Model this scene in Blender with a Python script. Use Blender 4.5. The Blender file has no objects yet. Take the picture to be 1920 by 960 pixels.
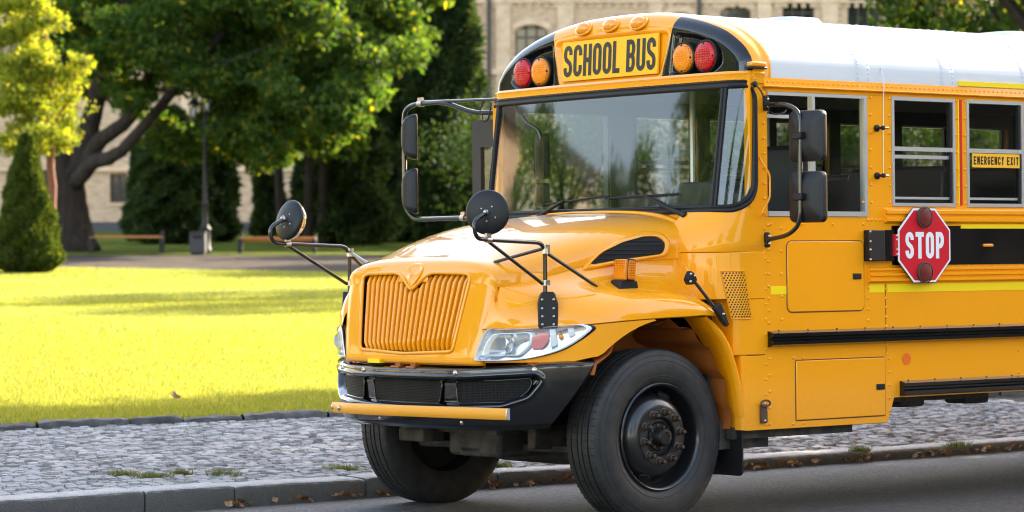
import bpy, bmesh, math, random
import numpy as np
from mathutils import Vector, Matrix, noise
from math import sin, cos, pi, radians, sqrt, atan2
R = random.Random(7)
sc = bpy.context.scene

# ---------------------------------------------------------------- camera
# camera pose measured in the bus's own frame (x rearward, y to the kerb side, z up)
YAW, PIT, ROL, FPX = .6738, .0034, -.0095, 5299.4
CB = Vector((-10.8137, -13.3358, 1.4938))
HOR = 345.0                                    # horizon row of the photograph (960 rows)
fw = Vector((sin(YAW)*cos(PIT), cos(YAW)*cos(PIT), sin(PIT)))
rt = fw.cross(Vector((0, 0, 1))).normalized(); up = rt.cross(fw)
r2 = cos(ROL)*rt + sin(ROL)*up; u2 = -sin(ROL)*rt + cos(ROL)*up
CAMB = Matrix(((r2.x, u2.x, -fw.x, CB.x), (r2.y, u2.y, -fw.y, CB.y), (r2.z, u2.z, -fw.z, CB.z), (0, 0, 0, 1)))
PITCH = -math.atan((480-HOR)/FPX)
CAMW = Matrix.Rotation(pi/2+PITCH, 4, 'X')
T = CAMW @ CAMB.inverted()
o0 = T @ Vector((0, 0, 0))
CZ = -o0.z                                     # camera height that puts the front contact patch at z = 0
BUS = Matrix.Translation((0, 0, CZ)) @ T       # bus frame -> world
CAMWORLD = Matrix.Translation((0, 0, CZ)) @ CAMW
cam = bpy.data.cameras.new('camera'); camo = bpy.data.objects.new('camera', cam)
sc.collection.objects.link(camo); camo.matrix_world = CAMWORLD
cam.sensor_width = 36; cam.lens = FPX/1920*36; cam.clip_end = 5000; cam.clip_start = .1
cam.dof.use_dof = True; cam.dof.focus_distance = 17.2; cam.dof.aperture_fstop = 3.2
sc.camera = camo

# ---------------------------------------------------------------- sky, sun, exposure
SUN_AZ, SUN_EL = radians(45), radians(24)      # azimuth clockwise from the view direction
world = bpy.data.worlds.new("World"); sc.world = world; world.use_nodes = True
nt = world.node_tree; bg = nt.nodes['Background']
sky = nt.nodes.new('ShaderNodeTexSky'); sky.sky_type = 'NISHITA'; sky.sun_disc = False
sky.sun_elevation = SUN_EL; sky.sun_rotation = SUN_AZ; sky.air_density = 1.0; sky.dust_density = 1.5; sky.ozone_density = .8
tint = nt.nodes.new('ShaderNodeMix'); tint.data_type = 'RGBA'; tint.blend_type = 'MULTIPLY'; tint.inputs[0].default_value = 1; tint.inputs[7].default_value = (1.13, .965, .83, 1)
nt.links.new(sky.outputs[0], tint.inputs[6]); nt.links.new(tint.outputs[2], bg.inputs[0]); bg.inputs[1].default_value = .15
sl = bpy.data.lights.new('sun', 'SUN'); so = bpy.data.objects.new('sun', sl); sc.collection.objects.link(so)
sl.energy = 4.0; sl.angle = radians(.5); sl.color = (1, .88, .68)
sd = Vector((sin(SUN_AZ)*cos(SUN_EL), cos(SUN_AZ)*cos(SUN_EL), sin(SUN_EL)))
so.rotation_euler = sd.to_track_quat('Z', 'Y').to_euler(); so.location = (20, 60, 40)
sc.view_settings.view_transform = 'Standard'; sc.view_settings.look = 'None'
sc.view_settings.exposure = 2.66; sc.view_settings.gamma = 1
sc.cycles.use_denoising = True; sc.cycles.filter_width = 1.1; sc.cycles.max_bounces = 8; sc.cycles.transparent_max_bounces = 24
sc.cycles.sample_clamp_indirect = 6

def W(px, py, Y):                              # world point of a photograph pixel (1920x960) at distance Y
    d = CAMWORLD.to_3x3() @ Vector(((px-960)/FPX, (480-py)/FPX, -1))
    return CAMWORLD.translation + d*(Y/d.y)

# ---------------------------------------------------------------- object helpers
def link(o): sc.collection.objects.link(o); return o
def mesh(name, vs, fs, mats, parent=None, smooth=35, mi=None, kind=None):
    me = bpy.data.meshes.new(name); me.from_pydata([tuple(v) for v in vs], [], fs); me.update()
    if not isinstance(mats, (list, tuple)): mats = [mats]
    for m in mats: me.materials.append(m)
    if mi is not None: me.polygons.foreach_set('material_index', mi)
    if smooth:
        me.shade_smooth()
        if smooth < 180: me.set_sharp_from_angle(angle=radians(smooth))
    o = link(bpy.data.objects.new(name, me))
    if parent: o.parent = parent
    if kind: o['kind'] = kind
    return o
def tag(o, label, cat, group=None):
    o['label'] = label; o['category'] = cat
    if group: o['group'] = group
    return o
def thing(name, label, cat, loc=(0, 0, 0), rz=0, group=None):
    o = link(bpy.data.objects.new(name, None)); o.location = loc; o.rotation_euler = (0, 0, rz); o.empty_display_size = .2
    return tag(o, label, cat, group)
def copy_tree(o, parent=None):
    c = o.copy(); link(c)
    if parent: c.parent = parent
    for ch in o.children: copy_tree(ch, c)
    return c
def bev(o, w=.004, s=2):
    m = o.modifiers.new('bevel', 'BEVEL'); m.width = w; m.segments = s; m.limit_method = 'ANGLE'; m.angle_limit = radians(40)
    m.harden_normals = False
    return o

class MB:
    def __init__(s): s.v = []; s.f = []
    def add(s, vs, fs):
        n = len(s.v); s.v += [tuple(v) for v in vs]; s.f += [tuple(i+n for i in f) for f in fs]; return s
    def box(s, x0, x1, y0, y1, z0, z1, M=None):
        if x0 > x1: x0, x1 = x1, x0
        if y0 > y1: y0, y1 = y1, y0
        if z0 > z1: z0, z1 = z1, z0
        vs = [Vector(p) for p in ((x0,y0,z0),(x1,y0,z0),(x1,y1,z0),(x0,y1,z0),(x0,y0,z1),(x1,y0,z1),(x1,y1,z1),(x0,y1,z1))]
        if M: vs = [M @ v for v in vs]
        return s.add(vs, [(0,3,2,1),(4,5,6,7),(0,1,5,4),(1,2,6,5),(2,3,7,6),(3,0,4,7)])
    def tube(s, path, r, n=10, cap=True, closed=False):
        P = [Vector(p) for p in path]; m = len(P)
        rs = r if isinstance(r, (list, tuple)) else [r]*m
        vs = []; nrm = None
        for i, p in enumerate(P):
            a = P[i-1] if (i or closed) else P[i]; b = P[(i+1) % m] if (i < m-1 or closed) else P[i]
            t = (b-a).normalized()
            if nrm is None:
                nrm = t.orthogonal().normalized()
            else:
                nrm = (nrm - t*nrm.dot(t)); nrm.normalize()
            bn = t.cross(nrm)
            for k in range(n):
                an = 2*pi*k/n; vs.append(p + (nrm*cos(an)+bn*sin(an))*rs[i])
        fs = []
        for i in range(m if closed else m-1):
            j = (i+1) % m
            for k in range(n):
                fs.append((i*n+k, i*n+(k+1) % n, j*n+(k+1) % n, j*n+k))
        if cap and not closed:
            fs.append(tuple(range(n))[::-1]); fs.append(tuple((m-1)*n+k for k in range(n)))
        return s.add(vs, fs)
    def lathe(s, prof, n=32, M=None, closed=False):     # prof (radius, height) about local Z
        vs = []; fs = []; m = len(prof)
        for (r, h) in prof:
            for k in range(n):
                a = 2*pi*k/n; v = Vector((r*cos(a), r*sin(a), h)); vs.append(M @ v if M else v)
        for i in range(m if closed else m-1):
            j = (i+1) % m
            for k in range(n):
                fs.append((i*n+k, i*n+(k+1) % n, j*n+(k+1) % n, j*n+k))
        return s.add(vs, fs)
    def disc(s, r, h, n=24, M=None):
        vs = [Vector((r*cos(2*pi*k/n), r*sin(2*pi*k/n), h)) for k in range(n)]
        return s.add([M @ v if M else v for v in vs], [tuple(range(n))])
    def prism(s, pts, f0, f1):                          # outline pts mapped by f0 (front) and f1 (back)
        n = len(pts); a = [f0(*p) for p in pts]; b = [f1(*p) for p in pts]
        fs = [tuple(range(n)), tuple(range(n, 2*n))[::-1]] + [(i, n+i, n+(i+1) % n, (i+1) % n) for i in range(n)]
        return s.add(a+b, fs)
    def grid(s, rows, flip=False, keep=None):
        m = len(rows); n = len(rows[0]); fs = []
        for i in range(m-1):
            for j in range(n-1):
                if keep and not keep(i, j): continue
                q = (i*n+j, i*n+j+1, (i+1)*n+j+1, (i+1)*n+j)
                fs.append(q[::-1] if flip else q)
        return s.add([v for r in rows for v in r], fs)
    def mirror_y(s):
        n = len(s.v); vs = [(v[0], -v[1], v[2]) for v in s.v]
        return s.add(vs, [f[::-1] for f in list(s.f)])
    def build(s, name, mats, parent=None, smooth=35, kind=None, fix=False):
        o = mesh(name, s.v, s.f, mats, parent, smooth, None, kind)
        if fix:
            bm = bmesh.new(); bm.from_mesh(o.data); bmesh.ops.recalc_face_normals(bm, faces=bm.faces); bm.to_mesh(o.data); bm.free()
        return o

def smooth_path(pts, r=.04, k=6):                       # polyline with rounded corners
    P = [Vector(p) for p in pts]; out = [P[0]]
    for i in range(1, len(P)-1):
        a, b, c = P[i-1], P[i], P[i+1]
        d1 = min(r, (a-b).length*.45); d2 = min(r, (c-b).length*.45)
        p = b+(a-b).normalized()*d1; q = b+(c-b).normalized()*d2
        for j in range(k+1):
            t = j/k; out.append(p*(1-t)**2+b*2*t*(1-t)+q*t*t)
    out.append(P[-1]); return out
def round_rect(x0, x1, z0, z1, r, k=6):
    if not isinstance(r, (list, tuple)): r = [r]*4       # bl, br, tr, tl
    out = []
    for (cx, cz, a0, rr) in ((x0+r[0], z0+r[0], pi, r[0]), (x1-r[1], z0+r[1], 1.5*pi, r[1]), (x1-r[2], z1-r[2], 0, r[2]), (x0+r[3], z1-r[3], .5*pi, r[3])):
        for j in range(k+1):
            a = a0+pi/2*j/k; out.append((cx+rr*cos(a), cz+rr*sin(a)))
    return out
def round_poly(pts, r, k=5):
    n = len(pts); out = []
    for i in range(n):
        a, b, c = [Vector((*pts[(i+d) % n], 0)) for d in (-1, 0, 1)]
        d1 = min(r, (a-b).length*.45); d2 = min(r, (c-b).length*.45)
        p = b+(a-b).normalized()*d1; q = b+(c-b).normalized()*d2
        for j in range(k+1):
            t = j/k; w = p*(1-t)**2+b*2*t*(1-t)+q*t*t; out.append((w.x, w.y))
    return out
def sdf(px, pz, poly):                                   # signed distance, negative inside
    d = 1e9; ins = False; n = len(poly); j = n-1
    for i in range(n):
        ax, az = poly[j]; bx_, bz = poly[i]
        ex, ez = bx_-ax, bz-az; wx, wz = px-ax, pz-az
        t = max(0, min(1, (wx*ex+wz*ez)/(ex*ex+ez*ez+1e-12)))
        q = (wx-ex*t)**2+(wz-ez*t)**2
        if q < d: d = q
        if (az > pz) != (bz > pz) and px < (bx_-ax)*(pz-az)/(bz-az)+ax: ins = not ins
        j = i
    d = sqrt(d); return -d if ins else d
def sstep(a, b, x):
    t = max(0, min(1, (x-a)/(b-a))); return t*t*(3-2*t)
def lerp(a, b, t): return a+(b-a)*t
def itab(x, tab):                                        # piecewise linear table lookup, vector valued
    if x <= tab[0][0]: return tab[0][1:]
    for i in range(len(tab)-1):
        if x <= tab[i+1][0]:
            t = (x-tab[i][0])/(tab[i+1][0]-tab[i][0]); return tuple(lerp(a, b, t) for a, b in zip(tab[i][1:], tab[i+1][1:]))
    return tab[-1][1:]
def catmull(pts, k=6):
    P = [np.array(p, float) for p in pts]; P = [2*P[0]-P[1]]+P+[2*P[-1]-P[-2]]; out = []
    for i in range(1, len(P)-2):
        for j in range(k):
            t = j/k; a, b, c, d = P[i-1], P[i], P[i+1], P[i+2]
            out.append(.5*((2*b)+(c-a)*t+(2*a-5*b+4*c-d)*t*t+(3*b-3*c+d-a)*t**3))
    out.append(P[-2]); return [tuple(float(x) for x in o) for o in out]

# ---------------------------------------------------------------- materials
def mat(name, col=(.5, .5, .5), rough=.5, metal=0, coat=0, coatr=.05, spec=.5, emit=None):
    m = bpy.data.materials.new(name); m.use_nodes = True; b = m.node_tree.nodes['Principled BSDF']
    b.inputs['Base Color'].default_value = (*col, 1); b.inputs['Roughness'].default_value = rough
    b.inputs['Metallic'].default_value = metal; b.inputs['Coat Weight'].default_value = coat
    b.inputs['Coat Roughness'].default_value = coatr; b.inputs['Specular IOR Level'].default_value = spec
    if emit: b.inputs['Emission Color'].default_value = (*emit[:3], 1); b.inputs['Emission Strength'].default_value = emit[3]
    return m
class NT:
    def __init__(s, m): s.m = m; s.t = m.node_tree; s.b = s.t.nodes.get('Principled BSDF')
    def n(s, typ, **kw):
        o = s.t.nodes.new('ShaderNode'+typ)
        for k, v in kw.items(): setattr(o, k, v)
        return o
    def l(s, a, b): s.t.links.new(a, b)
    def coord(s, kind='Object', scale=(1, 1, 1), rot=(0, 0, 0)):
        c = s.n('TexCoord'); mp = s.n('Mapping'); mp.inputs['Scale'].default_value = scale; mp.inputs['Rotation'].default_value = rot
        s.l(c.outputs[kind], mp.inputs[0]); return mp.outputs[0]
    def noise(s, co, scale, detail=4, rough=.55):
        o = s.n('TexNoise'); o.inputs['Scale'].default_value = scale; o.inputs['Detail'].default_value = detail
        o.inputs['Roughness'].default_value = rough; s.l(co, o.inputs['Vector']); return o.outputs['Fac']
    def ramp(s, fac, stops):
        o = s.n('ValToRGB'); e = o.color_ramp.elements
        while len(e) < len(stops): e.new(.5)
        for i, (p, c) in enumerate(stops):
            e[i].position = p; e[i].color = (*c, 1) if len(c) == 3 else c
        s.l(fac, o.inputs[0]); return o.outputs[0]
    def mix(s, fac, a, b, blend='MIX'):
        o = s.n('Mix', data_type='RGBA', blend_type=blend)
        for k, v in ((0, fac), (6, a), (7, b)):
            if isinstance(v, (int, float)): o.inputs[k].default_value = v
            elif isinstance(v, tuple): o.inputs[k].default_value = (*v, 1)
            else: s.l(v, o.inputs[k])
        return o.outputs[2]
    def math(s, op, a, b=0.):
        o = s.n('Math', operation=op)
        for k, v in ((0, a), (1, b)):
            if isinstance(v, (int, float)): o.inputs[k].default_value = v
            else: s.l(v, o.inputs[k])
        return o.outputs[0]
    def bump(s, h, strength=.3, dist=.01):
        o = s.n('Bump'); o.inputs['Strength'].default_value = strength; o.inputs['Distance'].default_value = dist
        s.l(h, o.inputs['Height']); s.l(o.outputs[0], s.b.inputs['Normal'])
    def col(s, c): s.l(c, s.b.inputs['Base Color'])

def paint(name, col, rough=.32, coat=1., dirt=.8, wav=.02, spec=.15):
    m = mat(name, col, rough, 0, coat, .03, spec); t = NT(m); co = t.coord()
    n1 = t.noise(co, 1.7, 5); n2 = t.noise(co, 38, 3)
    d = t.ramp(n1, [(.35, (0, 0, 0)), (.75, (1, 1, 1))])
    c = t.mix(t.math('MULTIPLY', d, .12*dirt), tuple(col), tuple(x*.62+.03 for x in col))
    sep = t.n('SeparateXYZ'); t.l(co, sep.inputs[0])
    low = t.math('MULTIPLY', t.ramp(sep.outputs[2], [(.5, (1, 1, 1)), (.85, (0, 0, 0))]), t.math('MULTIPLY', n2, .35*dirt))
    t.col(t.mix(low, c, (.22, .16, .09)))
    t.l(t.ramp(n1, [(.3, (.02,)*3), (.8, (.09,)*3)]), t.b.inputs['Coat Roughness'])
    if wav: t.bump(t.noise(t.coord(scale=(1, 1, .6)), 2.6, 1), .12, wav)
    return m
M_YEL = paint('bus_yellow_paint', (.93, .345, .001))
M_YELP = paint('bus_yellow_panel_paint', (.93, .345, .001), rough=.4, wav=.012, coat=.6)
M_BLACK = paint('gloss_black_paint', (.004, .004, .0045), rough=.25, dirt=0, coat=.8)
M_WHITE = paint('white_roof_paint', (.62, .625, .63), rough=.35, coat=.4, dirt=.35)
M_RUB = mat('black_rubber', (.008, .008, .008), .5, 0, 0, .05, .35)
M_PLAS = mat('black_textured_plastic', (.009, .009, .010), .42, 0, 0, .05, .35); _t = NT(M_PLAS); _t.bump(_t.noise(_t.coord(), 420, 2), .35, .002)
M_TUBE = mat('black_powder_coat', (.008, .008, .009), .22, 0, .6, .08)
M_ALU = mat('aluminium_frame', (.62, .62, .62), .38, .85)
M_STEEL = mat('zinc_steel', (.55, .52, .48), .32, 1)
M_RUST = mat('rusty_iron', (.10, .055, .035), .8, .3)
M_DARK = mat('dark_void_plastic', (.006, .006, .006), .8)
M_SEAT = mat('charcoal_vinyl', (.028, .028, .031), .5)
M_CHAS = mat('chassis_black', (.018, .016, .015), .75); _t = NT(M_CHAS); _n = _t.noise(_t.coord(), 9, 5); _t.col(_t.ramp(_n, [(.4, (.01, .01, .01)), (.75, (.07, .055, .045))]))
M_HYEL = mat('yellow_tape', (.95, .66, .0), .35); M_SIGNY = mat('sign_yellow', (.98, .51, .02), .28, 0, .4, .03, .3)
M_RED = mat('red_tape', (.62, .01, .012), .35)
M_INK = mat('black_lettering', (.012, .012, .012), .35, 0, .3)
M_ORG = mat('orange_sticker', (.85, .14, .01), .4)
def glassmat(name, tint, f0=.05, rough=0.0, ior=1.5, transp=1.):
    m = bpy.data.materials.new(name); m.use_nodes = True; t = m.node_tree; t.nodes.clear()
    o = t.nodes.new('ShaderNodeOutputMaterial'); mx = t.nodes.new('ShaderNodeMixShader')
    tr = t.nodes.new('ShaderNodeBsdfTransparent'); gl = t.nodes.new('ShaderNodeBsdfGlossy'); fr = t.nodes.new('ShaderNodeLayerWeight'); pw = t.nodes.new('ShaderNodeMath'); ad = t.nodes.new('ShaderNodeMapRange')
    tr.inputs[0].default_value = (*tint, 1); gl.inputs['Roughness'].default_value = rough; fr.inputs['Blend'].default_value = .5; pw.operation = 'POWER'; pw.inputs[1].default_value = 4.; f0 = ((ior-1)/(ior+1))**2*1.35; ad.inputs['To Min'].default_value = f0; ad.inputs['To Max'].default_value = 1
    t.links.new(fr.outputs['Facing'], pw.inputs[0]); t.links.new(pw.outputs[0], ad.inputs['Value']); t.links.new(ad.outputs[0], mx.inputs[0]); t.links.new(tr.outputs[0], mx.inputs[1]); t.links.new(gl.outputs[0], mx.inputs[2]); t.links.new(mx.outputs[0], o.inputs[0])
    return m
M_GLASS = glassmat('window_glass', (.72, .76, .74), ior=1.55)
M_WIND = glassmat('windshield_glass', (.78, .83, .81), ior=1.75, rough=.035)
M_LENS = glassmat('clear_lens', (.9, .92, .93), ior=1.5)
M_MIRR = mat('mirror_glass', (.9, .9, .9), .02, 1)
def lens(name, c1, c2, sc_=70):
    m = mat(name, c1, .25, 0, .35, .05, .25); t = NT(m); co = t.coord(); v = t.n('TexVoronoi', feature='F1'); v.inputs['Scale'].default_value = sc_
    v.inputs['Randomness'].default_value = 0; t.l(co, v.inputs['Vector'])
    t.col(t.ramp(v.outputs['Distance'], [(.15, c2), (.5, c1)])); t.bump(v.outputs['Distance'], .5, .006); return m
M_LRED = lens('red_lens', (.62, .004, .01), (.20, .0, .004)); M_LAMB = lens('amber_lens', (.85, .24, .0), (.35, .07, .0))
M_AMB = mat('amber_plastic', (.9, .30, .008), .15, 0, .8, .02)
M_BUMP = mat('bumper_gloss_black', (.0035, .0035, .0038), .15, 0, .9, .03, .4)
M_BULB = mat('red_bulb_lens', (.13, .003, .005), .4, 0, .2)
M_STOP = mat('stop_red', (.62, .006, .02), .3, 0, .5); M_STW = mat('stop_white', (.8, .8, .8), .35)
M_CHRM = mat('lamp_reflector', (.80, .81, .83), .16, .75); M_PINK = mat('inner_red_reflector', (.75, .22, .22), .3)
M_LWHT = mat('lamp_white_trim', (.82, .83, .85), .3, .1)
def tyremat():
    m = mat('tyre_rubber', (.016, .0155, .015), .62); t = NT(m); co = t.coord(); n = t.noise(co, 14, 5)
    t.col(t.ramp(n, [(.35, (.008, .008, .008)), (.75, (.026, .024, .022))])); t.bump(t.noise(co, 160, 3), .25, .002); return m
M_TYRE = tyremat()
M_RIM = mat('black_rim_paint', (.011, .011, .012), .34, .1, .5, .14)
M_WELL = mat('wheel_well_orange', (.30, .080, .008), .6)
M_MESH = mat('bumper_mesh', (.02, .02, .02), .6, .0, 0, .05, .2)
def _mm():
    t = NT(M_MESH); co = t.coord(rot=(.0, 0, 0)); v = t.n('TexVoronoi', feature='F1'); v.inputs['Scale'].default_value = 110; v.inputs['Randomness'].default_value = .05
    t.l(co, v.inputs['Vector']); t.col(t.ramp(v.outputs['Distance'], [(.42, (.0005,)*3), (.58, (.007, .007, .0075))])); t.bump(v.outputs['Distance'], .8, .004)
_mm()
# ---------------------------------------------------------------- stroke lettering (flat print on signs)
def arc(cx, cy, rx, ry, a0, a1, k=10):
    return [(cx+rx*cos(radians(lerp(a0, a1, i/k))), cy+ry*sin(radians(lerp(a0, a1, i/k)))) for i in range(k+1)]
def glyph(ch, w, h, t):
    a, b = t/2, w-t/2; y0, y1 = t/2, h-t/2; r = (b-a)/2; m = (a+b)/2; ym = h/2
    ry = r*1.15
    if ch == 'O': return [arc(m, y1-ry, r, ry, 0, 180)+arc(m, y0+ry, r, ry, 180, 360)+[(b, y1-ry)]]
    if ch == 'C' or ch == 'G':
        p = [[(b, h*.66)]+arc(m, y1-ry, r, ry, 0, 180)+arc(m, y0+ry, r, ry, 180, 360)+[(b, h*(.36 if ch == 'C' else .47))]]
        if ch == 'G': p.append([(m, h*.47), (b+t/2, h*.47)])
        return p
    if ch == 'S': return [[(b, h*.70)]+arc(m, y1-ry, r, ry, 0, 180)+[(a, h*.66), (a+.08*w, h*.57), (b-.08*w, h*.42), (b, h*.33)]+arc(m, y0+ry, r, ry, 0, -180)+[(a, h*.30)]]
    if ch == 'U': return [[(a, h)]+arc(m, y0+ry, r, ry, 180, 360)+[(b, h)]]
    if ch == 'H': return [[(a, 0), (a, h)], [(b, 0), (b, h)], [(a, ym), (b, ym)]]
    if ch == 'L': return [[(a, h), (a, 0)], [(a, t/2), (w, t/2)]]
    if ch == 'B': return [[(a, 0), (a, h)], [(a, y1)]+[(b-r*.9, y1)]+arc(b-r*.9, (y1+ym)/2, r*.9, (y1-ym)/2, 90, -90)+[(a, ym)], [(a, ym), (b-r*.8, ym)]+arc(b-r*.8, (y0+ym)/2, r*.8, (ym-y0)/2, 90, -90)+[(a, y0)]]
    if ch == 'P': return [[(a, 0), (a, h)], [(a, y1), (b-r*.9, y1)]+arc(b-r*.9, y1-h*.22, r*.9, h*.22, 90, -90)+[(a, y1-h*.44)]]
    if ch == 'R': return [[(a, 0), (a, h)], [(a, y1), (b-r*.9, y1)]+arc(b-r*.9, y1-h*.2, r*.9, h*.2, 90, -90)+[(a, y1-h*.4)], [(m, y1-h*.4), (b, 0)]]
    if ch == 'T': return [[(m, 0), (m, h)], [(0, y1), (w, y1)]]
    if ch == 'E': return [[(a, 0), (a, h)], [(a, y1), (w, y1)], [(a, ym), (w*.9, ym)], [(a, y0), (w, y0)]]
    if ch == 'M': return [[(a, 0), (a, h)], [(b, 0), (b, h)], [(a, h), (m, h*.3)], [(b, h), (m, h*.3)]]
    if ch == 'N': return [[(a, 0), (a, h)], [(b, 0), (b, h)], [(a, h), (b, 0)]]
    if ch == 'Y': return [[(m, 0), (m, ym)], [(m, ym), (a, h)], [(m, ym), (b, h)]]
    if ch == 'X': return [[(a, 0), (b, h)], [(a, h), (b, 0)]]
    if ch == 'I': return [[(m, 0), (m, h)]]
    return []
def lettering(mb, text, x0, z0, width, h, t, f, gap=.25, space=.6, wide={}):
    """stroke letters laid out in (u, v); f(u, v) gives the 3-D point"""
    rel = [(.55 if c == 'I' else space if c == ' ' else wide.get(c, 1.)) for c in text]
    tot = sum(rel)+gap*(len(text)-1); unit = width/tot; u = x0
    lay = 0
    for c, rw in zip(text, rel):
        w = unit*rw
        if c == 'I': w = t
        for pl in glyph(c, w, h, t):
            n = len(pl); vs = []
            lay = (lay+1) % 3; lift = lay*.00025
            for i, (px, py) in enumerate(pl):
                a = pl[max(0, i-1)]; b = pl[min(n-1, i+1)]
                dx, dy = b[0]-a[0], b[1]-a[1]; L = sqrt(dx*dx+dy*dy) or 1; nx, ny = -dy/L*t/2, dx/L*t/2
                vs.append(f(u+px+nx, z0+py+ny, lift)); vs.append(f(u+px-nx, z0+py-ny, lift))
            mb.add(vs, [(2*i, 2*i+1, 2*i+3, 2*i+2) for i in range(n-1)])
        u += unit*(rw+gap)
    return mb

# ================================================================ THE BUS
bus = thing('school_bus', 'yellow school bus with white roof, black bumper and red STOP sign on its side', 'bus')
bus.matrix_world = BUS; bus.location = BUS.translation
NEAR, FARX = -1.22, 8.8
SILL = 1.835

def rivets(pts, n, r=.0075, name='rivets', parent=None, m=None):
    """small domed rivet heads at pts, facing n"""
    n = Vector(n).normalized(); q = n.to_track_quat('Z', 'Y').to_matrix().to_4x4(); mb = MB()
    for p in pts:
        M = Matrix.Translation(p) @ q
        mb.lathe([(r, -.001), (r*.85, r*.4), (r*.45, r*.62), (.0008, r*.68)], 6, M)
    return mb.build(name, m or M_YELP, parent or bus, 180, 'stuff')
def line(a, b, step):
    a, b = Vector(a), Vector(b); k = max(1, round((b-a).length/step)); return [a.lerp(b, i/k) for i in range(k+1)]

# ---- side walls -------------------------------------------------
WIN = [(1.853, 2.424), (2.529, 3.065)]+[(3.17+.64*i, 3.17+.64*i+.535) for i in range(8)]
M_INNER = mat('interior_grey_trim', (.09, .09, .085), .6)
def side(s):
    MB().box(.80, FARX-.1, NEAR*s+.051*s, NEAR*s+.062*s, 2.50, 2.60).build('inner_header', M_INNER, bus); MB().box(.70, .80, NEAR*s+.051*s, NEAR*s+.062*s, 1.78, 2.60).build('inner_post', M_INNER, bus)
    y = NEAR*s
    pts = [(.60, .51), (1.798, .51), (1.857, .66), (FARX, .66), (FARX, SILL), (1.64, SILL), (1.64, 1.77), (.766, 1.77), (.766, .95), (.60, .95)]
    if s < 0: pts = [(1.62, .51), (1.798, .51), (1.857, .66), (FARX, .66), (FARX, SILL), (1.62, SILL)]
    mb = MB().prism(pts, lambda x, z: (x, y, z), lambda x, z: (x, y+.04*s, z))
    o = mb.build('side_wall', M_YELP, bus, 35, fix=True); bev(o, .003)
    posts = [(1.637, 1.853)] if s > 0 else [(1.62, 1.853)]
    if s < 0: MB().box(1.608, 1.6185, 1.172, 1.221, .80, 2.54).build('door_jamb', M_INNER, bus); MB().box(.80, .81, 1.172, 1.221, .80, 2.54).build('door_jamb', M_INNER, bus)
    for i in range(len(WIN)-1): posts.append((WIN[i][1], WIN[i+1][0]))
    posts.append((WIN[-1][1], FARX))
    for (a, b) in posts:
        MB().box(a-.003, b+.003, y+.051*s, y+.062*s, SILL, 2.58).build('inner_post', M_INNER, bus)
        MB().box(a, b, y, y+.05*s, SILL, 2.515).build('window_post', M_YELP, bus, 35)
    MB().box(.766, FARX, y, y+.05*s, 2.512, 2.545).build('header_panel', M_YELP, bus)
    MB().box(.66, .799, y, y+.05*s, 1.771, 2.60).build('front_post', M_YELP, bus)
side(1); side(-1)
yn = NEAR
# rain gutter with its rivets, tape
g = MB(); g.prism([(yn-.002, 2.538), (yn-.020, 2.534), (yn-.026, 2.540), (yn-.012, 2.548), (yn-.006, 2.59), (yn+.01, 2.60)], lambda y, z: (.768, y, z), lambda y, z: (FARX, y, z))
g.mirror_y(); g.build('rain_gutter', M_YELP, bus, 30)
rivets(line((.80, yn-.009, 2.568), (FARX-.1, yn-.009, 2.568), .042), (0, -1, 0), .008)
MB().box(2.455, FARX, yn-.012, yn+.0, 2.596, 2.626).build('yellow_tape', M_HYEL, bus)
# side rivet columns
pts = []
for x, z0, z1, st in ((.772, .54, 2.5, .088), (.800, .54, .93, .088), (.800, 1.14, 1.72, .075), (1.672, 1.86, 2.5, .11), (1.835, 1.86, 2.5, .11), (1.79, .93, 1.33, .06), (1.60, 1.86, 2.5, .6),
                      (1.815, .58, .9, .09), (2.44, 1.86, 2.5, .11), (2.515, 1.86, 2.5, .11), (3.078, 1.86, 2.5, .11), (3.155, 1.86, 2.5, .11), (.905, 1.16, 1.7, .13), (1.635, 1.14, 1.34, .06)):
    pts += line((x, yn-.001, z0), (x, yn-.001, z1), st)
for z, x0, x1, st in ((1.752, 1.64, 1.78, .035), (1.725, .82, 1.6, .28), (.93, .99, 1.0, .5), (.535, .99, 1.08, .09), (.926, 1.0, 1.08, .08), (.70, 2.9, 3.0, .1)):
    pts += line((x0, yn-.001, z), (x1, yn-.001, z), st)
pts += [Vector((p[0], yn-.001, p[1])) for p in ((1.10, .87), (1.045, .60), (1.11, .60), (1.045, .86), (3.0, .78), (3.0, .92), (3.7, .78), (3.7, .92))]
rivets(pts, (0, -1, 0), .0092)
# raised side beams (corrugated)
def beam(x0, x1, z0, z1, nrib, d, name, m, label=None):
    prof = [(yn, z0)]; k = nrib
    for i in range(k):
        a = z0+(z1-z0)*i/k; b = z0+(z1-z0)*(i+1)/k; h = (b-a)
        prof += [(yn-d*.45, a+h*.10), (yn-d, a+h*.30), (yn-d, a+h*.72), (yn-d*.45, a+h*.92)]
    prof.append((yn, z1))
    o = MB().prism(prof, lambda y, z: (x0, y, z), lambda y, z: (x1, y, z)).build(name, m, bus, 50, fix=True)
    if label: o['label'] = label
    return o
beam(1.78, FARX, 1.730, 1.824, 2, .028, 'side_beam', M_YELP)
beam(1.632, FARX, 1.368, 1.466, 3, .026, 'side_beam', M_YELP)
beam(.788, FARX, .996, 1.092, 2, .05, 'rub_rail', M_BLACK, 'upper black rub rail')
beam(1.905, FARX, .666, .762, 2, .05, 'rub_rail', M_BLACK, 'lower black rub rail')
rivets(line((.85, yn-.03, 1.094), (FARX-.2, yn-.03, 1.094), .24)+line((1.95, yn-.03, .764), (FARX-.2, yn-.03, .764), .24), (0, -1, .6), .007, 'rail_rivets', None, M_BLACK)
rivets(line((1.8, yn-.002, 1.82), (FARX-.2, yn-.002, 1.82), .24)+line((1.8, yn-.003, 1.47), (FARX-.2, yn-.003, 1.47), .24), (0, -1, 0), .007)
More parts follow.
